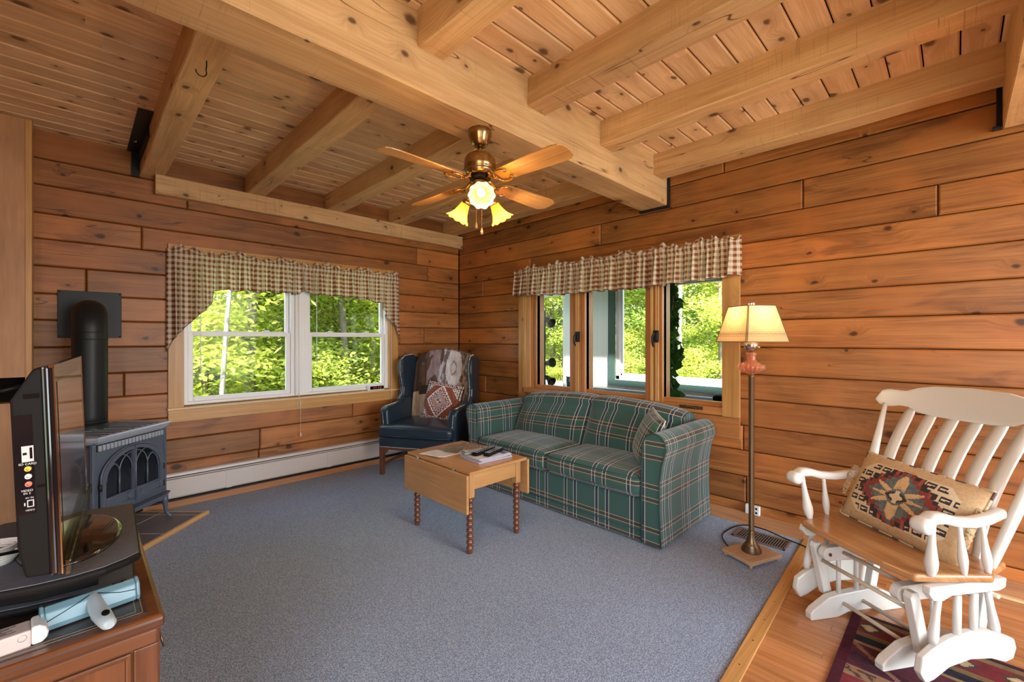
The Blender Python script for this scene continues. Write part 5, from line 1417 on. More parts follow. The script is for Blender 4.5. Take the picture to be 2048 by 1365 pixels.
# cushion on the glider
def tan_kilim(u, v):
    n = mnoise.noise(Vector((u*25, v*20, 3)))
    x, y = abs(u-0.5)*2, abs(v-0.5)*2
    hexm = (y < 0.74) and (x < 0.80) and (x*0.9+y*0.62 < 1.02)
    if not hexm: return (0.50, 0.33, 0.17) if n > -0.3 else (0.46, 0.29, 0.14)
    X = round((u-0.5)*26)/13.0; Y = round((v-0.5)*18)/9.0; ax, ay = abs(X)/0.99, abs(Y)
    if ax < 0.07 and ay < 0.12: return (0.25, 0.04, 0.03) if X > 0 else (0.62, 0.48, 0.30)
    an = math.atan2((v-0.5)*1.35, u-0.5); rr = math.hypot(x, y*0.68); sec = (an+PI/8) % (PI/4)-PI/8
    if abs(x)*0.8+y*0.9 < 0.16: return (0.62, 0.48, 0.30) if x*0.8+y*0.9 < 0.10 else (0.05, 0.035, 0.03)
    if 0.15 < rr < 0.43 and abs(sec) < 0.30*(1-(rr-0.15)/0.28)+0.02: return (0.60, 0.38, 0.18) if n > -0.25 else (0.50, 0.30, 0.14)
    dd = ax*0.8+ay*0.62
    if dd < 0.42: return (0.14, 0.15, 0.13) if n > 0 else (0.10, 0.12, 0.12)
    if dd < 0.52: return (0.22, 0.045, 0.035)
    if dd < 0.60: return (0.04, 0.03, 0.03) if (int(u*40) % 4) else (0.30, 0.08, 0.05)
    hx = u*11+ (0.5 if int(v*8) % 2 else 0); hy = v*8
    fx, fy = hx % 1, hy % 1
    if dd < 0.90:
        if (0.12 < fx < 0.88 and 0.2 < fy < 0.8):
            if (0.24 < fx < 0.76 and 0.36 < fy < 0.64) and not (fx > 0.55 and fy < 0.5): return (0.62, 0.48, 0.31)
            return (0.035, 0.028, 0.028) 
        return (0.60, 0.46, 0.29)
    return (0.62, 0.49, 0.32)
mb = MB(); pillow(mb, 0.50, 0.335, 0.16, tan_kilim, nu=110, nv=80)
M['tankilim'] = attrcol('tan_leather_kilim', 0.6, 0.12, 120)
def gl(p): 
    a = GR.rotation_euler.z; return (GR.location.x+p[0]*math.cos(a)-p[1]*math.sin(a), GR.location.y+p[0]*math.sin(a)+p[1]*math.cos(a), p[2])
ck = mb.build('tan_cushion', M['tankilim'], loc=gl((0.005, 0.085, 0.572)), rot=(math.radians(-26), math.radians(4), GR.rotation_euler.z))
tag(ck, 'tan leather cushion with a dark star kilim panel on the glider seat', 'cushion')
M['welt'] = plain('striped_welt', (0.10, 0.06, 0.05), 0.8); M['welt2'] = plain('welt_light', (0.55, 0.42, 0.26), 0.8)
w = MB(); w2_ = MB()
def rim(t, W_, H_):
    a = 2*PI*t; x = math.cos(a); z = math.sin(a); m_ = max(abs(x), abs(z)); x /= m_; z /= m_
    return (x*W_*(1-0.035*(1-z*z)*abs(x)), 0, z*H_*(1-0.035*(1-x*x)*abs(z)))
for k in range(56):
    if not (0.07 < (k/56) % 0.5 < 0.43): continue
    (w if k % 3 == 0 else w2_).tube([rim((k+i/4)/56, 0.25, 0.1675) for i in range(5)], 0.0055, 6)
w.build('dark_welt', M['welt'], ck); w2_.build('light_welt', M['welt2'], ck)
mb = MB(); rg = random.Random(8)
for sx in (-1, 1):
    for k in range(34):
        z = -0.075+0.15*k/33; p = Vector((sx*0.236, -0.035, z)); mb.tube([p, p+Vector((sx*rg.uniform(0.008, 0.02), -0.01, rg.uniform(-0.01, 0.01))), p+Vector((sx*rg.uniform(0.015, 0.035), 0.0, rg.uniform(-0.02, 0.012)))], 0.0014, 4)
tag(mb.build('fringe', M['welt2'], ck), None, None, kind='stuff')
# woven rug under the glider
def rug_col(u, v):
    # v runs across the stripes, u along them
    n = mnoise.noise(Vector((u*60, v*60, 2)))*0.5; n2 = mnoise.noise(Vector((u*7, v*9, 7)))
    plum = (0.085, 0.022, 0.032); navy = (0.020, 0.018, 0.028); olive = (0.17, 0.11, 0.045); red = (0.15, 0.022, 0.025); cream = (0.42, 0.30, 0.16)
    b = v*7.2
    k = b % 3.6; c = plum
    if k < 0.16: c = navy
    elif k < 0.36: c = olive
    elif k < 1.02:
        c = red; m_ = (u*13) % 1.0; yy = abs((k-0.69)/0.20); xx = abs(m_-0.5)/0.22
        if xx+yy < 1.0: c = cream
        elif xx+yy < 1.45: c = (0.05, 0.05, 0.035)
    elif k < 1.22: c = olive
    elif k < 1.5: c = navy
    elif k < 1.62: c = (0.26, 0.16, 0.08)
    elif k < 2.7:
        c = plum if n2 > -0.1 else (0.055, 0.02, 0.035); d = abs(((u*4+k*0.35) % 1.0)-0.5)
        if d < 0.045 or abs(((u*4-k*0.35) % 1.0)-0.5) < 0.03: c = (0.22, 0.11, 0.08)
    elif k < 3.1: c = (0.24, 0.14, 0.075) if n > -0.12 else (0.08, 0.05, 0.04)
    else: c = (0.17, 0.03, 0.032)
    if v < 0.012 or u < 0.02: c = (0.06, 0.01, 0.018)
    f = 1+n*0.7
    return (c[0]*f, c[1]*f, c[2]*f)
M['rug'] = attrcol('rug_pile', 0.97, 0.5, 160)
mb = MB(); RW, RL = 1.2, 1.9
def rugp(u, v): # origin corner at image-left/back corner; v across (away -> near), u along to the right
    return (u*RL, -v*RW, 0.008+0.0)
mb.grid(rugp, 260, 190, None, rug_col)
for (a, b) in (((0, 0), (0, 1)), ((0, 1), (1, 1)), ((1, 1), (1, 0)), ((1, 0), (0, 0))):
    p, q_ = rugp(*a), rugp(*b); mb.quad([(p[0], p[1], 0.001), (q_[0], q_[1], 0.001), q_, p], None, col=(0.06, 0.01, 0.018))
# the stripes run towards the lower right of the picture; edge seen from (-0.73,-3.97) to (-1.31,-3.98)
rg_o = mb.build('woven_rug', M['rug'], loc=(-0.715, -3.965, 0.0), rot=(0, 0, math.radians(-90.0)))
tag(rg_o, 'plum and olive striped woven rug on the oak floor under the glider', 'rug')

# ------------------------------------------------------------------ ceiling fan
FX, FY = -1.890, -2.607
FN = thing('ceiling_fan', 'brass ceiling fan with four oak blades and three lit tulip shades', 'ceiling fan', (FX, FY, 2.362))
mb = MB(); mb.lathe([(0.0, 0.0), (0.058, 0.0), (0.060, -0.014), (0.059, -0.028), (0.046, -0.060), (0.036, -0.078), (0.022, -0.084), (0.0, -0.084)], 48, flute=lambda a, k: 0.012*math.cos(a*10) if 1 < k < 6 else 0); mb.build('canopy', M['brass'], FN)
mb = MB(); mb.tube([(0, 0, -0.08), (0, 0, -0.125)], 0.012, 14); mb.lathe([(0.018, -0.115), (0.018, -0.125)], 16); mb.build('downrod', M['brass'], FN)
mb = MB(); mb.lathe([(0.0, -0.120), (0.050, -0.121), (0.066, -0.130), (0.078, -0.150), (0.080, -0.175), (0.080, -0.200), (0.076, -0.203), (0.078, -0.206), (0.070, -0.222), (0.060, -0.232), (0.0, -0.232)], 48); mb.build('motor_housing', M['brass'], FN)
mb = MB(); mb.lathe([(0.0, -0.228), (0.052, -0.230), (0.055, -0.245), (0.048, -0.252), (0.0, -0.252)], 36); mb.build('flywheel', M['matblack'], FN)
mb = MB(); mb.lathe([(0.0, -0.25), (0.034, -0.251), (0.036, -0.262), (0.036, -0.305), (0.038, -0.308), (0.034, -0.318), (0.020, -0.330), (0.010, -0.340), (0.0, -0.342)], 36, flute=lambda a, k: 0.02*math.cos(a*12) if 2 < k < 4 else 0); mb.build('switch_housing', M['brass'], FN)
bout = [(0.135, 0.028), (0.15, 0.045), (0.20, 0.050), (0.30, 0.055), (0.42, 0.060), (0.50, 0.062), (0.535, 0.056), (0.556, 0.038), (0.560, 0.0)]
for k in range(4):
    ang = PI/2*k + math.radians(1.5 if k else 1.5)
    Mx = Matrix.Rotation(ang, 4, 'Z')
    tilt = Matrix.Translation((0.0, 0, -0.262)) @ Matrix.Rotation(math.radians(-12), 4, 'X')
    mb = MB(Mx @ tilt); out = [(x, y) for x, y in bout] + [(x, -y) for x, y in bout[:-1]][::-1]
    mb.prism(out, -0.003, 0.003, 'xy'); 
    n = len(out); inv = (Mx @ tilt).inverted(); mb.uv = [[((inv @ mb.v[i]).x, (inv @ mb.v[i]).y) for i in f] for f in mb.f]; mb.r = [(0.2*k, 0.3, 0.2)]*len(mb.f)
    bl = mb.build('blade', M['blade'], FN, bevel=0.0015)
    mb = MB(Mx @ Matrix.Translation((0, 0, -0.002)))
    mb.tube([(0.045, 0, -0.242), (0.075, 0, -0.246), (0.10, 0.0, -0.262), (0.13, 0, -0.268)], [0.010, 0.009, 0.008, 0.008], 8)
    for sy in (-1, 1):
        pts = [(0.125, 0, -0.268)]+[(0.155+0.035*math.cos(a)-0.0, sy*(0.038+0.0)+sy*0.038*math.sin(a)*1.0, -0.268-sy*0.010) for a in [PI+0.2+PI*0.75*-i/8*1.0 for i in range(9)]]
        pts = [(0.120, 0, -0.268), (0.122, sy*0.02, -0.269-sy*.004), (0.135, sy*0.038, -0.269-sy*0.008), (0.160, sy*0.046, -0.269-sy*0.010), (0.190, sy*0.040, -0.269-sy*0.0085), (0.205, sy*0.028, -0.269-sy*0.006), (0.198, sy*0.020, -0.269-sy*0.004), (0.19, sy*0.022, -0.269-sy*.0045)]
        mb.tube(pts, 0.0042, 8)
    mb.build('blade_iron', M['gold'], bl)
s = NT('tulip_glass'); tcv = s.n('ShaderNodeAttribute', attribute_name='rnd'); 
b = s.bsdf(C4((0.90, 0.52, 0.06)), 0.3, spec=0.5, emit=C4((1.0, 0.60, 0.10)), estr=0.0); t = s.n('ShaderNodeBsdfTranslucent'); t.inputs[0].default_value = (0.80, 0.40, 0.03, 1)
mx = s.n('ShaderNodeMixShader'); mx.inputs[0].default_value = 0.6; s.l(b.outputs[0], mx.inputs[1]); s.l(t.outputs[0], mx.inputs[2]); s.l(mx.outputs[0], s.out.inputs[0]); M['tulip'] = s.m
s = NT('fan_bulb'); e = s.n('ShaderNodeEmission'); e.inputs[0].default_value = (1.0, 0.80, 0.42, 1); e.inputs[1].default_value = 9; s.l(e.outputs[0], s.out.inputs[0]); M['fbulb'] = s.m
base_a = math.atan2(CAM.y-FY, CAM.x-FX)
for k, da in enumerate((0.0, 2.2, -2.2)):
    a = base_a+da+(0.05 if k == 0 else 0); dv = Vector((math.cos(a), math.sin(a), 0))
    p0 = Vector((0, 0, -0.320)); p1 = p0+dv*0.045+Vector((0, 0, 0.010)); p2 = p0+dv*0.072+Vector((0, 0, -0.012)); dirn = (dv*0.60+Vector((0, 0, -0.80))).normalized()
    if k == 0: dirn = (dv*0.85+Vector((0, 0, -0.5))).normalized(); p2 = p0+dv*0.06+Vector((0, 0, -0.002))
    mb = MB(); mb.tube([p0+dv*0.02, p1, p2, p2+dirn*0.015], 0.006, 8); m2 = Matrix.Translation(p2+dirn*0.01) @ dirn.to_track_quat('Z', 'Y').to_matrix().to_4x4(); mb.M = m2; mb.lathe([(0.0, 0.0), (0.018, 0.0), (0.022, 0.012), (0.022, 0.022)], 18)
    am = mb.build('light_arm', M['gold'], FN)
    mb = MB(Matrix.Translation(p2+dirn*0.028) @ dirn.to_track_quat('Z', 'Y').to_matrix().to_4x4())
    prof = [(0.021, 0.0), (0.024, 0.012), (0.028, 0.030), (0.034, 0.050), (0.042, 0.068), (0.052, 0.082), (0.062, 0.090)]
    ids = []; n = 60
    for j, (r_, h_) in enumerate(prof):
        sc2 = (j/6.0)**2
        ids.append([mb.pt(((r_*(1+0.05*sc2*math.cos(10*2*PI*i/n)))*math.cos(2*PI*i/n), (r_*(1+0.05*sc2*math.cos(10*2*PI*i/n)))*math.sin(2*PI*i/n), h_+0.006*sc2*abs(math.cos(5*2*PI*i/n)))) for i in range(n)])
    for j in range(6):
        for i in range(n): i2 = (i+1) % n; mb.face([ids[j][i], ids[j][i2], ids[j+1][i2], ids[j+1][i]], smooth=True)
    mb.build('tulip_shade', M['tulip'], am)
    mb = MB(Matrix.Translation(p2+dirn*0.028) @ dirn.to_track_quat('Z', 'Y').to_matrix().to_4x4())
    mb.lathe([(0.009, 0.0), (0.010, 0.012), (0.016, 0.028), (0.020, 0.042), (0.018, 0.056), (0.010, 0.066), (0.0, 0.069)], 18); mb.build('bulb', M['fbulb'], am)
    ld = bpy.data.lights.new('fan_bulb_light', 'POINT'); lo_ = bpy.data.objects.new('fan_bulb_light', ld); COL.objects.link(lo_)
    ld.energy = 6; ld.color = (1.0, 0.70, 0.34); ld.shadow_soft_size = 0.02
    q_ = p2+dirn*0.135; lo_.location = (FX+q_.x, FY+q_.y, 2.362+q_.z)
rt_ = Vector((math.sin(TH), -math.cos(TH), 0)); fw_ = Vector((math.cos(TH), math.sin(TH), 0))
for (lx, ln, dp) in ((-0.016, 0.150, -0.035), (0.012, 0.185, -0.034)):
    p = rt_*lx+fw_*dp; mb = MB()
    nn_ = int(ln/0.006)
    for i in range(nn_): mb.lathe([(0.0, 0.0024), (0.0022, 0.0), (0.0, -0.0024)], 6, (p.x, p.y, -0.325-i*0.006), caps=False)
    pc = mb.build('pull_chain', M['gold'], FN)
    mb = MB(); zz = -0.325-nn_*0.006; mb.lathe([(0.0, zz+0.002), (0.003, zz), (0.006, zz-0.018), (0.007, zz-0.026), (0.003, zz-0.033), (0.0, zz-0.034)], 12, (p.x, p.y, 0)); mb.build('chain_fob', M['blade'], pc)

# ------------------------------------------------------------------ baseboard heater
BH = thing('baseboard_heater', 'long off-white baseboard heater under the left window', 'heater', (0, 0, 0))
hx0, hx1 = -3.50, -0.12
mb = MB(); mb.prism([(-0.002, 0.262), (-0.045, 0.262), (-0.058, 0.255), (-0.062, 0.238), (-0.058, 0.236), (-0.050, 0.250), (-0.006, 0.252)], hx0, hx1, 'yz'); mb.build('top_cover', M['heater'], BH)
mb = MB(); mb.prism([(-0.064, 0.218), (-0.070, 0.212), (-0.070, 0.082), (-0.060, 0.070), (-0.056, 0.074), (-0.066, 0.084), (-0.066, 0.210), (-0.060, 0.214)], hx0, hx1, 'yz'); mb.build('front_cover', M['heater'], BH)
mb = MB(); mb.box(hx0, hx1, -0.050, -0.004, 0.058, 0.25); mb.build('inner_fins', M['dark'], BH)
mb = MB(); mb.box(hx0, hx1, -0.066, -0.058, 0.222, 0.231); mb.build('damper', M['heater'], BH, bevel=0.002)
mb = MB(); mb.box(hx0, hx1, -0.058, -0.004, 0.050, 0.062); mb.build('bottom_edge', M['blackmetal'], BH)
for x in (-2.45, -1.62):
    mb = MB(); mb.box(x-0.02, x+0.02, -0.0725, -0.069, 0.072, 0.216); mb.build('joint_cover', M['heater'], BH, bevel=0.001)

# ------------------------------------------------------------------ hearth and stove
SA = math.radians(45); SO = Vector((-3.212, -0.408, 0))
M['slate'] = plain('slate_tile', (0.13, 0.115, 0.115), 0.55, bump=0.3, bscale=30, var=0.25)
HT = thing('stove_hearth', 'low tiled hearth pad edged with wood under the stove', 'hearth', (SO.x, SO.y, 0), SA)
# pad outline in local coordinates (front straight, sides run to the wall)
mb = MB(); pad = [(-0.60, -0.372), (0.372, -0.372), (0.372, 0.10), (0.255, 0.215), (-0.20, 0.215), (-0.62, -0.2)]
mb.prism(pad, 0.002, 0.026, 'xy'); mb.build('tile_pad', M['slate'], HT)
mb = MB(); 
for k in range(-2, 3): mb.box(-0.60+0.0, 0.372, -0.372+0.30*(k+2)-0.002, -0.372+0.30*(k+2)+0.002, 0.0262, 0.0272) if k < 0 else mb.box(-0.3+0.31*k-0.002, -0.3+0.31*k+0.002, -0.372, 0.1, 0.0262, 0.0272)
mb.build('grout', M['heater'], HT)
mb = MB(); mb.box(-0.60, 0.40, -0.400, -0.372, 0.001, 0.030, 'x', (.8, .8, .1)); mb.box(0.372, 0.39, -0.372, 0.10, 0.001, 0.028, 'y', (.6, .7, .2)); mb.build('wood_edge', M['stopw'], HT, bevel=0.005)

ST = thing('gas_stove', 'cast iron parlour stove with arched glass doors in the corner', 'stove', (SO.x, SO.y, 0.027), SA)
IR, IT = M['iron'], M['irontop']
hw, fy, by = 0.262, -0.165, 0.165
# body with an arched front opening
mb = MB(); mb.box(-hw, -hw+0.02, fy, by, 0.19, 0.64); mb.box(hw-0.02, hw, fy, by, 0.19, 0.64); mb.box(-hw, hw, by-0.02, by, 0.19, 0.64); mb.box(-hw, hw, fy, by, 0.19, 0.21); mb.box(-hw, hw, fy, by, 0.62, 0.64)
mb.build('body', IR, ST, bevel=0.003)
def arch(w, h0, h1, n=24, p=2.0):   # outline of an arched panel
    pts = [(-w, h0)]
    for k in range(n+1):
        a = PI-PI*k/n; pts.append((w*math.cos(a), h1-0.17+0.17*math.sin(a)) )
    pts.append((w, h0)); return pts
def ring_prism(mb, outer, inner, d0, d1):
    n = len(outer)
    O0 = [mb.pt((a, d0, b)) for a, b in outer]; O1 = [mb.pt((a, d1, b)) for a, b in outer]; I0 = [mb.pt((a, d0, b)) for a, b in inner]; I1 = [mb.pt((a, d1, b)) for a, b in inner]
    for i in range(n):
        j = (i+1) % n
        mb.face([O0[i], O0[j], I0[j], I0[i]]); mb.face([O1[j], O1[i], I1[i], I1[j]]); mb.face([O0[j], O0[i], O1[i], O1[j]]); mb.face([I0[i], I0[j], I1[j], I1[i]])
# front plate: rectangle with arched hole
mb = MB(); inn = arch(0.232, 0.215, 0.585)
n = len(inn)
out = []
for (a, b) in inn:
    if b <= 0.2151: out.append((math.copysign(hw, a), 0.19))
    else:
        t = math.atan2(b-0.40, a); s_ = max(abs(math.cos(t))/hw, abs(math.sin(t))/0.22); out.append((math.cos(t)/s_, 0.42+math.sin(t)/s_) if True else None)
ring_prism(mb, out, inn, fy-0.006, fy+0.012); mb.build('front_plate', IR, ST)
mb = MB()
for sx in (-1, 1):   # corner beads and pebbled spandrels
    mb.box(sx*(hw+0.004)-0.010, sx*(hw+0.004)+0.010, fy-0.014, fy+0.006, 0.19, 0.645)
mb.build('corner_post', IR, ST, bevel=0.003)
mb = MB()
for k in range(19):
    x = -0.232+0.464*k/18; mb.box(x-0.008, x+0.008, fy-0.020, fy-0.004, 0.600, 0.634)
mb.build('dentil_band', IT, ST, bevel=0.0015)
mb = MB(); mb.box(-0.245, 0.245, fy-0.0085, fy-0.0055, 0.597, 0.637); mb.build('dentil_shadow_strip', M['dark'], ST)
# doors: two leaves, each half of an arch
def halfarch(w, h0, top, sx, x_in, n=14):
    pts = [(x_in*sx, h0)]
    pts += [(w*sx, h0)]
    for k in range(n+1):
        a = (PI/2)*k/n; x = w*math.cos(a); z = top-0.165+0.165*math.sin(a)
        if x >= x_in: pts.append((x*sx, z))
    pts.append((x_in*sx, top)); return pts
def inset(poly, d):
    cx_ = sum(p[0] for p in poly)/len(poly); cz = sum(p[1] for p in poly)/len(poly); r_ = []
    n = len(poly)
    for i in range(n):
        p0 = Vector(poly[i-1]); p1 = Vector(poly[i]); p2 = Vector(poly[(i+1) % n])
        e1 = (p1-p0); e2 = (p2-p1)
        if e1.length < 1e-6: e1 = e2
        if e2.length < 1e-6: e2 = e1
        e1.normalize(); e2.normalize(); n1 = Vector((-e1.y, e1.x)); n2 = Vector((-e2.y, e2.x)); m_ = (n1+n2)
        m_ = m_.normalized() if m_.length > 1e-6 else n1
        k = d/max(0.4, m_.dot(n1)); r_.append((p1.x+m_.x*k, p1.y+m_.y*k))
    return r_
s = NT('stove_glass'); s.bsdf(C4((0.010, 0.013, 0.018)), 0.04, spec=0.8, coat=0.3); M['stoveglass'] = s.m
for sx in (-1, 1):
    outl = halfarch(0.228, 0.222, 0.584, sx, 0.002)
    inn_ = halfarch(0.204, 0.305, 0.562, sx, 0.012)
    mb = MB(); ring_prism(mb, outl, inn_[:1]+inn_[1:] if len(inn_) == len(outl) else outl, fy-0.028, fy-0.008)
    if len(inn_) != len(outl):
        mb = MB()
        m_ = min(len(inn_), len(outl)); 
        def resample(P, N):
            d = [0]
            for i in range(1, len(P)): d.append(d[-1]+math.dist(P[i], P[i-1]))
            o_ = []
            for k in range(N):
                t = d[-1]*k/(N-1); i = max(j for j in range(len(d)) if d[j] <= t+1e-9); i = min(i, len(P)-2); f_ = (t-d[i])/max(1e-9, d[i+1]-d[i]); o_.append((P[i][0]+(P[i+1][0]-P[i][0])*f_, P[i][1]+(P[i+1][1]-P[i][1])*f_))
            return o_
        ring_prism(mb, resample(outl, 40), resample(inn_, 40), fy-0.028, fy-0.008)
    dr = mb.build('door', IR, ST)
    tag(dr, None, None)
    # beaded rope around the arch
    mb = MB(); pts = [p for p in halfarch(0.232, 0.222, 0.590, sx, 0.0, 40)][1:]
    mb.tube([(p[0], fy-0.022, p[1]) for p in pts], 0.0045, 6)
    for i in range(len(pts)-1):
        a = Vector((pts[i][0], fy-0.026, pts[i][1])); b = Vector((pts[i+1][0], fy-0.026, pts[i+1][1])); m_ = max(1, int((b-a).length/0.009))
        for k in range(m_):
            p = a.lerp(b, k/m_); mb.lathe([(0.0, -0.004), (0.004, 0.0), (0.0, 0.004)], 5, tuple(p), caps=False)
    mb.build('rope_bead', IR, dr)
    g = MB(); g.prism([(p[0], p[1]) for p in inn_], fy-0.012, fy-0.010, 'xz'); g.build('glass_pane', M['stoveglass'], dr)
    # gothic tracery: pointed arches
    mb = MB(); cols = [0.014, 0.072, 0.130, 0.188]
    def T(x, z): return (sx*x, fy-0.019, z)
    for x in (0.105,): mb.tube([T(x, 0.305), T(x, 0.44)], 0.005, 6)
    def arcp(x0, x1, z0, z1):
        return [T(x0+(x1-x0)*(1-math.cos(t)), z0+(z1-z0)*math.sin(t)) for t in [PI/2*k/10 for k in range(11)]]
    mb.tube(arcp(0.105, 0.014, 0.44, 0.548), 0.004, 6); mb.tube(arcp(0.014, 0.100, 0.44, 0.545), 0.004, 6)
    mb.tube(arcp(0.105, 0.165, 0.44, 0.505), 0.004, 6); mb.tube(arcp(0.195, 0.130, 0.40, 0.50), 0.004, 6)
    mb.build('tracery', IR, dr)
    mb = MB(); 
    for (a, b) in (((0.02, 0.245), (0.2, 0.245)), ((0.02, 0.295), (0.2, 0.295)), ((0.2, 0.245), (0.2, 0.295))): mb.tube([T(*a)[:1]+(fy-0.030, a[1]), T(*b)[:1]+(fy-0.030, b[1])], 0.003, 6)
    mb.tube([(sx*0.052*math.cos(t), fy-0.031, 0.268+0.032*math.sin(t)) for t in [PI/2-PI*k/14 for k in range(15)]], 0.004, 6)
    mb.build('door_moulding', IR, dr)
    for z in (0.36, 0.24):
        if sx < 0 and z < 0.3: continue
        mb = MB(); mb.lathe([(0.0, -0.022), (0.009, -0.020), (0.009, 0.020), (0.0, 0.022)], 12, (sx*0.236, fy-0.022, z+0.02)); mb.build('hinge', M['blackmetal'], ST)
mb = MB(); mb.tube([(0.0, fy-0.032, 0.225), (0.0, fy-0.032, 0.578)], 0.005, 6); mb.build('door_meeting_bead', IR, ST)
# top with moulded edge and grille
mb = MB(); e = 0.035
prf = [(0.0, 0.640), (0.010, 0.648), (0.014, 0.655), (0.022, 0.660), (0.026, 0.670), (0.035, 0.674), (0.037, 0.684), (0.030, 0.690), (-0.004, 0.690)]
rings = []
for (o_, z) in prf:
    w_, f_, b_ = hw+o_, fy-0.012-o_, by+o_*0.4; c_ = 0.05
    rings.append([mb.pt(p) for p in ((-w_, b_, z), (-w_, f_+c_, z), (-w_+c_*0.4, f_, z), (w_-c_*0.4, f_, z), (w_, f_+c_, z), (w_, b_, z))])
for k in range(len(rings)-1):
    for i in range(6): j = (i+1) % 6; mb.face([rings[k][i], rings[k][j], rings[k+1][j], rings[k+1][i]])
mb.build('top_moulding', IT, ST)
mb = MB(); mb.box(-hw+0.004, hw-0.004, fy-0.006, by, 0.64, 0.687); mb.build('top_well', M['dark'], ST)
for k in range(11):
    x = -0.235+0.47*k/10; mb = MB(); mb.box(x-0.003, x+0.003, fy-0.006, by-0.002, 0.687, 0.6915); mb.build('grille_bar', IT, ST)
# ash lip and legs
mb = MB(); 
pl_ = [(-hw-0.025, by), (-hw-0.03, fy-0.03), (-0.20, fy-0.075), (0.20, fy-0.075), (hw+0.03, fy-0.03), (hw+0.025, by)]
mb.prism(pl_, 0.178, 0.190, 'xy'); mb.prism([(a*0.96, b*0.96) for a, b in pl_], 0.160, 0.178, 'xy'); mb.build('ash_lip', IR, ST, bevel=0.004)
for sx in (-1, 1):
    for (y, sy) in ((fy-0.01, -1), (by-0.03, 1)):
        mb = MB(); ids = []
        pth = [(0.0, 0.165, 0.024), (0.004, 0.13, 0.020), (0.006, 0.08, 0.013), (0.010, 0.04, 0.010), (0.022, 0.015, 0.012), (0.034, 0.003, 0.014)]
        mb.tube([(sx*(hw-0.005+o_), y+sy*o_, z) for o_, z, r_ in pth], [r_ for o_, z, r_ in pth], 10); mb.build('leg', IR, ST)
# stove pipe and wall thimble
PP = thing('stove_pipe', 'fat black stove pipe bending into the square wall plate', 'stove pipe', (-3.286, -0.334, 0.0))
R_ = 0.0875
pts = [(0, 0, 0.70), (0, 0, 0.80), (0, 0, 1.05), (0, 0, 1.28), (0, 0, 1.37)]
for k in range(1, 9): a = PI/2*k/8; pts.append((0, 0.105*(1-math.cos(a)), 1.37+0.105*math.sin(a)))
pts.append((0, 0.325, 1.475))
mb = MB(); mb.tube(pts, R_, 40); mb.build('pipe', M['blackmetal'], PP)
mb = MB()
for z in (0.765, 1.30, 1.345): mb.lathe([(R_, z-0.003), (R_+0.0028, z), (R_, z+0.003)], 40, caps=False)
mb.lathe([(R_+0.004, 0.700), (R_+0.004, 0.745), (R_, 0.748)], 40, caps=False)
mb.build('pipe_seam', M['blackmetal'], PP)
mb = MB(); mb.box(-0.155, 0.172, 0.322, 0.3305, 1.31, 1.637); wp = mb.build('wall_plate', M['blackmetal'], PP, bevel=0.002)
mb = MB(); mb.lathe([(R_+0.03, 0.316), (R_+0.028, 0.322), (R_+0.028, 0.324)], 40, (0, 0, 1.475), ax='y'); mb.build('collar', M['blackmetal'], wp)
mb = MB()
for (x, z) in ((-0.145, 1.32), (0.162, 1.32), (-0.145, 1.627), (0.162, 1.627)): mb.lathe([(0.0, 0.318), (0.004, 0.319), (0.005, 0.322)], 8, (x, 0, z), ax='y')
mb.build('screw_head', M['blackmetal'], wp)

# ------------------------------------------------------------------ dresser
DR = thing('wooden_dresser', 'dark wooden dresser with leather-lined top and ring pulls at the left edge', 'dresser', (0, 0, 0))
x0, x1, y0, y1, zt_ = -3.86, -3.225, -3.19, -2.36, 0.75
mb = MB(); mb.box(x0, x1+0.004, y0-0.006, y1, 0.722, zt_, 'x', (.3, .5, .2)); mb.build('top', M['dresser'], DR, bevel=0.009, seg=3)
mb = MB(); mb.box(x0+0.03, x1-0.022, y0+0.022, y1-0.03, zt_-0.0005, zt_+0.0012); 
M['leathertop'] = plain('leather_inset', (0.045, 0.028, 0.022), 0.3, bump=0.2, bscale=200, var=0.25, coat=0.25)
lt = mb.build('leather_inset', M['leathertop'], DR)
mb = MB()
M['tool'] = plain('tooled_line', (0.35, 0.22, 0.14), 0.5)
for o_ in (0.028, 0.038):
    a, b, c, d = x0+o_, x1-o_, y0+o_, y1-o_
    for q in ((a, b, c, c+.0012), (a, b, d-.0012, d), (a, a+.0012, c, d), (b-.0012, b, c, d)): mb.box(q[0], q[1], q[2], q[3], zt_+0.001, zt_+0.0016)
mb.build('gilt_line', M['tool'], lt)
mb = MB(); mb.box(x0+0.01, x1-0.012, y0+0.010, y1-0.01, 0.06, 0.722, 'z'); mb.build('carcass', M['dresser'], DR)
mb = MB()   # framed side panel facing the camera
mb.box(x0+0.01, x1-0.008, y0+0.002, y0+0.014, 0.694, 0.722, 'x'); mb.box(x0+0.01, x1-0.008, y0+0.002, y0+0.014, 0.06, 0.13, 'x')
mb.box(x1-0.044, x1-0.006, y0+0.002, y0+0.014, 0.13, 0.694, 'z'); mb.box(x0+0.01, x0+0.05, y0+0.002, y0+0.014, 0.13, 0.694, 'z')
mb.build('side_frame', M['dresser'], DR, bevel=0.003)
mb = MB(); o_ = 0.055
for q in ((x0+o_, x1-o_+.004, 0.680, 0.690, 'x'), (x0+o_, x1-o_+.004, 0.135, 0.145, 'x')): mb.box(q[0], q[1], y0+0.004, y0+0.014, q[2], q[3], q[4])
mb.box(x1-0.056, x1-0.047, y0+0.004, y0+0.014, 0.135, 0.690, 'z'); mb.build('panel_moulding', M['dresser'], DR, bevel=0.003)
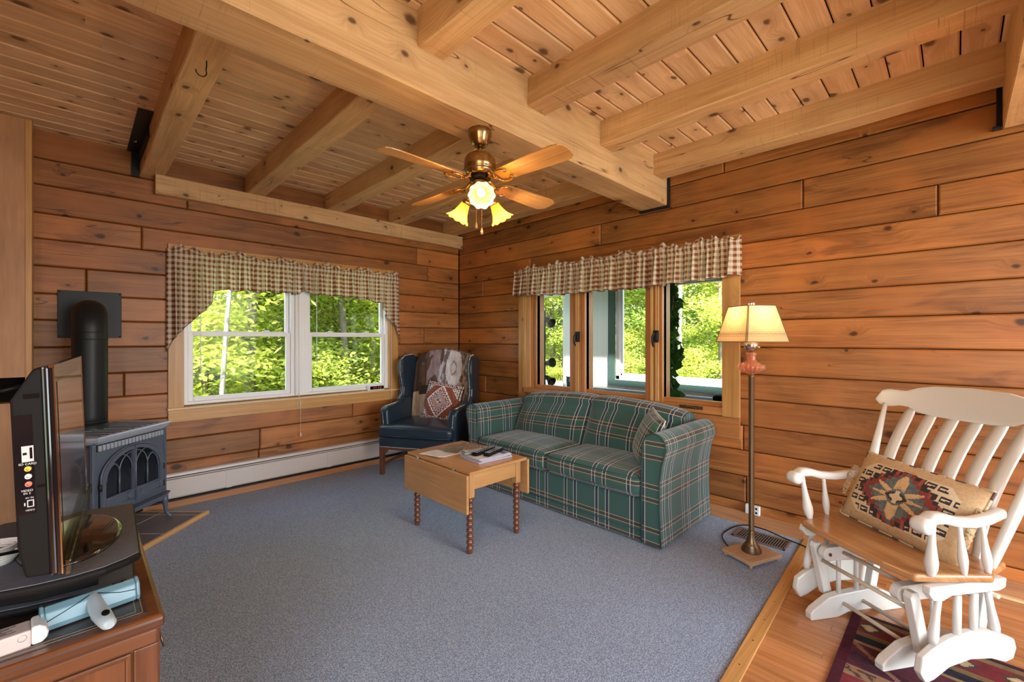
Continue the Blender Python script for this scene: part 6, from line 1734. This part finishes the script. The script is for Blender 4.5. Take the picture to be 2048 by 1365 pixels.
for k in range(3):
    z1_ = 0.712-k*0.20; z0_ = z1_-0.185
    mb = MB(); mb.box(x1-0.012, x1-0.001, y0+0.03, y1-0.03, max(z0_, 0.075), z1_, 'y', (.2*k, .5, .3)); dw = mb.build('drawer', M['dresser'], DR, bevel=0.003)
    for yy in (y0+0.155, y1-0.17):
        mb = MB(); zc = (z0_+z1_)/2; mb.lathe([(0.012, 0.0), (0.012, 0.003), (0.004, 0.006), (0.004, 0.012)], 14, (x1-0.001, yy, zc+0.02), ax='x')
        mb.tube([(x1+0.010+0.008*math.sin(t*0.5)**2, yy+0.022*math.sin(t), zc+0.002+0.02*math.cos(t)) for t in [2*PI*i/20 for i in range(20)]], 0.0022, 6, closed=True)
        mb.build('ring_pull', M['bronze'], dw)
for (x, y) in ((x0+0.04, y0+0.04), (x1-0.04, y0+0.04), (x0+0.04, y1-0.04), (x1-0.04, y1-0.04)):
    mb = MB(); mb.box(x-0.025, x+0.025, y-0.02, y+0.02, 0, 0.06, 'z'); mb.build('foot', M['dresser'], DR, bevel=0.003)

# two-tier television stand
TS = thing('tv_stand', 'speckled black two-tier swivel stand under the television', 'tv stand', (0, 0, 0))
def rounded(poly, d0, d1, nm, mat, bev):
    mb = MB(); mb.prism(poly, d0, d1, 'xy'); o = mb.build(nm, M['matblack'], TS, bevel=bev, seg=4)
    cx_ = sum(p[0] for p in poly)/len(poly); cy_ = sum(p[1] for p in poly)/len(poly)
    mb = MB(); mb.prism([(cx_+(a-cx_)*0.975, cy_+(b-cy_)*0.975) for a, b in poly], d1-0.001, d1+0.0006, 'xy'); mb.build('speckled_surface', mat, o); return o
up_ = [(-3.255, -3.150), (-3.275, -3.165), (-3.309, -3.182), (-3.350, -3.186), (-3.40, -3.180), (-3.45, -3.165), (-3.50, -3.14), (-3.55, -3.10), (-3.56, -2.86), (-3.47, -2.745), (-3.24, -2.785)]
rounded(up_, 0.852, 0.870, 'upper_shelf', M['standgrey'], 0.008)
lo_ = [(-3.258, -3.060), (-3.265, -3.072), (-3.30, -3.062), (-3.42, -3.040), (-3.54, -3.00), (-3.55, -2.86), (-3.46, -2.76), (-3.245, -2.79)]
rounded(lo_, 0.762, 0.780, 'lower_shelf', M['standgrey'], 0.008)
mb = MB(); mb.prism([(-3.315, -3.035), (-3.40, -3.030), (-3.50, -2.99), (-3.50, -2.90), (-3.315, -2.84)], 0.780, 0.852, 'xy'); mb.build('centre_box', M['matblack'], TS, bevel=0.002)
mb = MB(); mb.lathe([(0.05, 0.7515), (0.05, 0.762)], 24, (-3.38, -2.95, 0)); mb.build('foot', M['matblack'], TS)

# television
tvN = Vector((-3.372, -3.205, 0)); tvA = math.radians(86.2)
TV = thing('television', 'glossy black flat television seen edge-on with the stove reflected in its screen', 'television', (-3.347, -2.945, 0.870), tvA)
# local x along the screen (near -> far), local -y is the screen normal? (+X world), screen at y=-0.03
TW, TH_ = 0.56, 0.372; x_n = -0.262; z0, z1 = 0.018, 0.384
tl = math.radians(1.8)
TM = Matrix.Translation((0, 0, z0)) @ Matrix.Rotation(-tl, 4, 'X') @ Matrix.Translation((0, 0, -z0))
ys = 0.0
mb = MB(TM); mb.box(x_n, x_n+TW, ys+0.006, ys+0.017, z0, z1); mb.build('bezel', M['glossblack'], TV, bevel=0.004, seg=3)
mb = MB(TM); ch = [(ys+0.014, z0+0.002), (ys+0.046, z0+0.006), (ys+0.053, z0+0.06), (ys+0.054, z1-0.055), (ys+0.026, z1-0.004), (ys+0.014, z1-0.001)]
mb.prism([(a, b) for a, b in ch], x_n+0.003, x_n+TW-0.003, 'yz'); mb.build('rear_housing', M['matblack'], TV, bevel=0.004)
M['chrome'] = plain('dark_chrome', (0.55, 0.5, 0.45), 0.08, 1.0)
mb = MB(TM); mb.box(x_n-0.001, x_n+TW+0.001, ys+0.0, ys+0.007, z1-0.003, z1+0.001); mb.box(x_n-0.001, x_n+0.002, ys, ys+0.002, z0, z1); mb.box(x_n+TW-0.002, x_n+TW+0.001, ys, ys+0.007, z0, z1)
mb.build('chrome_edge', M['chrome'], TV)
M['screen'] = plain('screen_glass', (0.010, 0.010, 0.011), 0.03, spec=1.0, coat=1.0, var=0.0)
mb = MB(TM); mb.box(x_n+0.002, x_n+TW-0.002, ys+0.001, ys+0.0065, z0, z1-0.002); mb.build('front_glass', M['glossblack'], TV)
mb = MB(TM); mb.box(x_n+0.035, x_n+TW-0.035, ys+0.0002, ys+0.0012, z0+0.055, z1-0.03); mb.build('screen', M['screen'], TV)
s = NT('clear_acrylic'); g = s.n('ShaderNodeBsdfGlossy'); g.inputs['Roughness'].default_value = 0.02; t = s.n('ShaderNodeBsdfTransparent'); t.inputs[0].default_value = (0.80, 0.86, 0.82, 1); mx = s.n('ShaderNodeMixShader'); mx.inputs[0].default_value = 0.16
s.l(t.outputs[0], mx.inputs[1]); s.l(g.outputs[0], mx.inputs[2]); s.l(mx.outputs[0], s.out.inputs[0]); M['acrylic'] = s.m
mb = MB(TM); mb.box(x_n+0.004, x_n+TW-0.004, ys-0.010, ys-0.001, z0-0.006, z0+0.02); mb.build('acrylic_lip', M['acrylic'], TV, bevel=0.002)
# near side: ports and labels (x = x_n side facing the camera)
mb = MB(TM); mb.box(x_n+0.0015, x_n+0.004, ys+0.030, ys+0.0515, z0+0.115, z0+0.285); pt_ = mb.build('port_panel', M['glossblack'], TV)
mb = MB(TM); mb.box(x_n+0.0005, x_n+0.002, ys+0.029, ys+0.043, z0+0.205, z0+0.232)
M['labelsilver'] = plain('label_silver', (0.55, 0.53, 0.52), 0.4); mb.build('card_slot_label', M['labelsilver'], pt_)
mb = MB(TM); mb.box(x_n-0.0002, x_n+0.001, ys+0.0305, ys+0.0335, z0+0.210, z0+0.229); mb.box(x_n-0.0002, x_n+0.001, ys+0.037, ys+0.0415, z0+0.217, z0+0.221); mb.build('card_slot', M['glossblack'], pt_)
for (z, c) in ((0.193, (0.75, 0.55, 0.05)), (0.180, (0.75, 0.75, 0.72)), (0.167, (0.7, 0.2, 0.12))):
    key = 'jack%d' % int(z*1000); M[key] = plain('jack_plastic', c, 0.4)
    mb = MB(TM); mb.lathe([(0.0022, -0.002), (0.0042, -0.002), (0.0046, 0.003)], 14, (x_n+0.0005, ys+0.0365, z0+z), ax='x', caps=False); mb.lathe([(0.0, 0.001), (0.002, 0.0)], 10, (x_n+0.0005, ys+0.0365, z0+z), ax='x'); mb.build('av_jack', M[key], pt_)
mb = MB(TM); mb.box(x_n-0.0008, x_n+0.001, ys+0.031, ys+0.039, z0+0.128, z0+0.140); mb.box(x_n-0.0008, x_n+0.001, ys+0.041, ys+0.0425, z0+0.131, z0+0.136); mb.build('monitor_port', M['labelsilver'], pt_)
mb = MB(TM); mb.box(x_n-0.0012, x_n+0.0, ys+0.0323, ys+0.0377, z0+0.1295, z0+0.1385); mb.build('port_recess', M['glossblack'], pt_)
def text(body, size, loc, parent, mat, rot=(math.radians(90), 0, math.radians(-90)), ext=0.0002, name='lettering'):
    c = bpy.data.curves.new(name, 'FONT'); c.body = body; c.size = size; c.extrude = ext; c.align_x = 'CENTER'
    t_ = bpy.data.objects.new('tmp_text', c); COL.objects.link(t_); dg = bpy.context.evaluated_depsgraph_get()
    me = bpy.data.meshes.new_from_object(t_.evaluated_get(dg)); bpy.data.objects.remove(t_)
    o = bpy.data.objects.new(name, me); COL.objects.link(o); me.materials.clear(); me.materials.append(mat); o.parent = parent; o.location = loc; o.rotation_euler = rot; return o
M['print_dark'] = plain('dark_print', (0.02, 0.02, 0.02), 0.5); M['print_light'] = plain('light_print', (0.6, 0.6, 0.58), 0.5)
def tvp(y, z): return tuple(TM @ Vector((x_n-0.0006, y, z)))
text('SD CARD', 0.0050, tvp(ys+0.0365, z0+0.200), pt_, M['print_light'])
text('VIDEO\nIN 2', 0.0048, tvp(ys+0.0385, z0+0.155), pt_, M['print_light'])
text('AV IN', 0.0038, tvp(ys+0.036, z0+0.1425), pt_, M['print_light']); text('VIDEO', 0.0038, tvp(ys+0.036, z0+0.1215), pt_, M['print_light'])
mb = MB(TM); mb.box(x_n+0.001, x_n+0.0035, ys+0.020, ys+0.038, z0+0.312, z0+0.320); mb.box(x_n+0.001, x_n+0.0035, ys+0.016, ys+0.027, z0+0.158, z0+0.162); mb.build('side_grip', M['dark'], TV)
mb = MB(); NE = 48
prof = [(0.0, 0.0), (1.0, 0.0), (1.0, 0.003), (0.985, 0.007), (0.9, 0.010), (0.0, 0.014)]
ids = [[mb.pt((-0.035+0.150*r_*math.cos(2*PI*i/NE), 0.005+0.080*r_*math.sin(2*PI*i/NE), h_)) for i in range(NE)] for r_, h_ in prof]
for k in range(5):
    for i in range(NE): j = (i+1) % NE; mb.face([ids[k][i], ids[k][j], ids[k+1][j], ids[k+1][i]], smooth=k > 1)
mb.build('pedestal_base', M['glossblack'], TV)
mb = MB(); mb.box(-0.04, 0.05, 0.012, 0.045, 0.008, 0.05); mb.build('neck', M['glossblack'], TV, bevel=0.004)
# coil of white cable behind the television
cc_ = thing('cable_coil', 'bundle of white cable coiled behind the television', 'cable', (-3.49, -3.02, 0.870))
mb = MB(); rg = random.Random(4)
for k in range(9):
    r_ = 0.030+0.0022*(k % 5); mb.tube([(r_*math.cos(a)*1.5+0.01, r_*math.sin(a), 0.004+0.0040*k+0.0012*math.sin(a*3+k)) for a in [2*PI*i/28 for i in range(28)]], 0.0024, 6, closed=True)
mb.build('coil', M['whiteplastic'], cc_)
mb = MB(); mb.tube([(0.085, -0.05, 0.030), (0.02, -0.06, 0.036), (-0.08, -0.07, 0.025), (-0.16, -0.05, 0.006)], 0.003, 6); mb.build('black_lead', M['matblack'], cc_)
# coloured plugs dangling by the chase
pg = thing('av_plugs', 'red white and yellow cable plugs hanging behind the television', 'cable', (-3.52, -2.6, 0.93))
for k, c in enumerate(((0.6, 0.05, 0.04), (0.72, 0.68, 0.62), (0.65, 0.42, 0.06))):
    M['plug%d' % k] = plain('plug_plastic', c, 0.4)
    mb = MB(); z = 0.012*k; mb.tube([(0.004, 0, z), (-0.04, 0.01, z+0.004*k)], 0.006, 10); mb.build('plug', M['plug%d' % k], pg)
    mb = MB(); mb.tube([(-0.04, 0.01, z+0.004*k), (-0.09, 0.02, z-0.01), (-0.12, 0.02, z-0.06)], 0.0028, 6); mb.build('lead', M['matblack'], pg)

# ------------------------------------------------------------------ pale blue sweeper head and white case on the dresser
M['paleblue'] = plain('pale_blue_plastic', (0.16, 0.28, 0.33), 0.35, var=0.03); M['paleblue2'] = plain('silver_blue_plastic', (0.34, 0.41, 0.44), 0.3, var=0.03)
SW = thing('handheld_sweeper', 'pale blue T-shaped handheld sweeper lying on the dresser', 'sweeper', (-3.326, -3.094, 0.752), math.radians(7))
mb = MB()
pr = [(-0.016, 0.001), (-0.019, 0.012), (-0.012, 0.034), (0.002, 0.041), (0.016, 0.038), (0.019, 0.012), (0.016, 0.001)]
mb.prism(pr, -0.066, 0.066, 'yz'); hd = mb.build('head', M['paleblue'], SW, bevel=0.003, seg=3)
for sx in (-1, 1):
    mb = MB(); mb.prism([(a*1.08, b*1.05) for a, b in pr], sx*0.066, sx*0.072, 'yz') if sx > 0 else mb.prism([(a*1.08, b*1.05) for a, b in pr], -0.072, -0.066, 'yz'); mb.build('end_cap', M['paleblue'], SW, bevel=0.003)
mb = MB(); mb.tube([(-0.064, -0.0178, 0.020), (-0.040, -0.0150, 0.028), (-0.018, -0.0115, 0.0355), (0.0, -0.003, 0.0405), (0.018, -0.0115, 0.0355), (0.040, -0.0150, 0.028), (0.064, -0.0165, 0.024)], 0.0007, 4); mb.build('panel_line', M['matblack'], SW)
mb = MB(); ids = []
hp = [(0.0, 0.010, 0.032, 0.007, 0.007), (0.001, -0.006, 0.031, 0.0105, 0.010), (0.003, -0.028, 0.020, 0.0135, 0.0125), (0.005, -0.055, 0.016, 0.0148, 0.012), (0.007, -0.080, 0.014, 0.0135, 0.011), (0.009, -0.100, 0.013, 0.0115, 0.010), (0.010, -0.106, 0.012, 0.006, 0.006)]
for (x, y, z, rx, rz) in hp: ids.append([mb.pt((x+rx*math.cos(2*PI*i/20), y, z+rz*math.sin(2*PI*i/20))) for i in range(20)])
for k in range(len(ids)-1):
    for i in range(20): j = (i+1) % 20; mb.face([ids[k][i], ids[k][j], ids[k+1][j], ids[k+1][i]], smooth=True)
mb.face(ids[0][::-1]); mb.face(ids[-1]); hn = mb.build('handle', M['paleblue2'], SW)
mb = MB(Matrix.Translation((0.008, -0.078, 0.0263)) @ Matrix.Rotation(math.radians(8), 4, 'X')); mb.prism([(0.006*math.cos(2*PI*i/20), 0.0085*math.sin(2*PI*i/20)) for i in range(20)], -0.001, 0.001, 'xy'); mb.build('hanging_slot', M['matblack'], hn)
# little black mark on the head, like two joined strokes
mb = MB(Matrix.Translation((0.042, 0.004, 0.0415)) @ Matrix.Rotation(math.radians(-8), 4, 'X'))
for (a, b) in (((-0.010, -0.004), (-0.009, 0.006)), ((-0.010, -0.001), (0.002, -0.002)), ((0.002, -0.002), (0.004, 0.003)), ((0.004, 0.003), (0.012, 0.006)), ((0.003, 0.000), (0.005, -0.004))): mb.tube([(a[0], a[1], 0), (b[0], b[1], 0)], 0.0011, 5)
mb.build('printed_mark', M['matblack'], hd)
CSB = thing('plastic_case', 'cream plastic case with a rounded end at the left edge of the dresser', 'case', (-3.437, -3.128, 0.7505), math.radians(4))
M['cream'] = plain('cream_plastic', (0.60, 0.50, 0.46), 0.4, var=0.03)
mb = MB(); mb.box(-0.10, 0.030, -0.024, 0.022, 0, 0.030); bd = mb.build('body', M['cream'], CSB, bevel=0.003)
mb = MB(); mb.prism([(0.030, 0.001), (0.044, 0.001), (0.050, 0.008), (0.052, 0.017), (0.048, 0.028), (0.040, 0.034), (0.030, 0.034)], -0.025, 0.023, 'xz'); mb.build('end_lid', M['whiteplastic'], CSB, bevel=0.004, seg=3)
mb = MB()
for k in range(6): mb.box(-0.078+0.001*k, 0.012-0.008*k % 0.02, 0.012-0.0045*k, 0.0135-0.0045*k, 0.0299, 0.0304)
mb.build('instruction_print', M['print_dark'], bd)
mb = MB(); mb.lathe([(0.0045, 0.0), (0.0060, -0.0004), (0.0045, -0.0008)], 20, (0.019, -0.0238, 0.020), ax='y', caps=False); mb.build('round_emblem', M['heater'], bd)
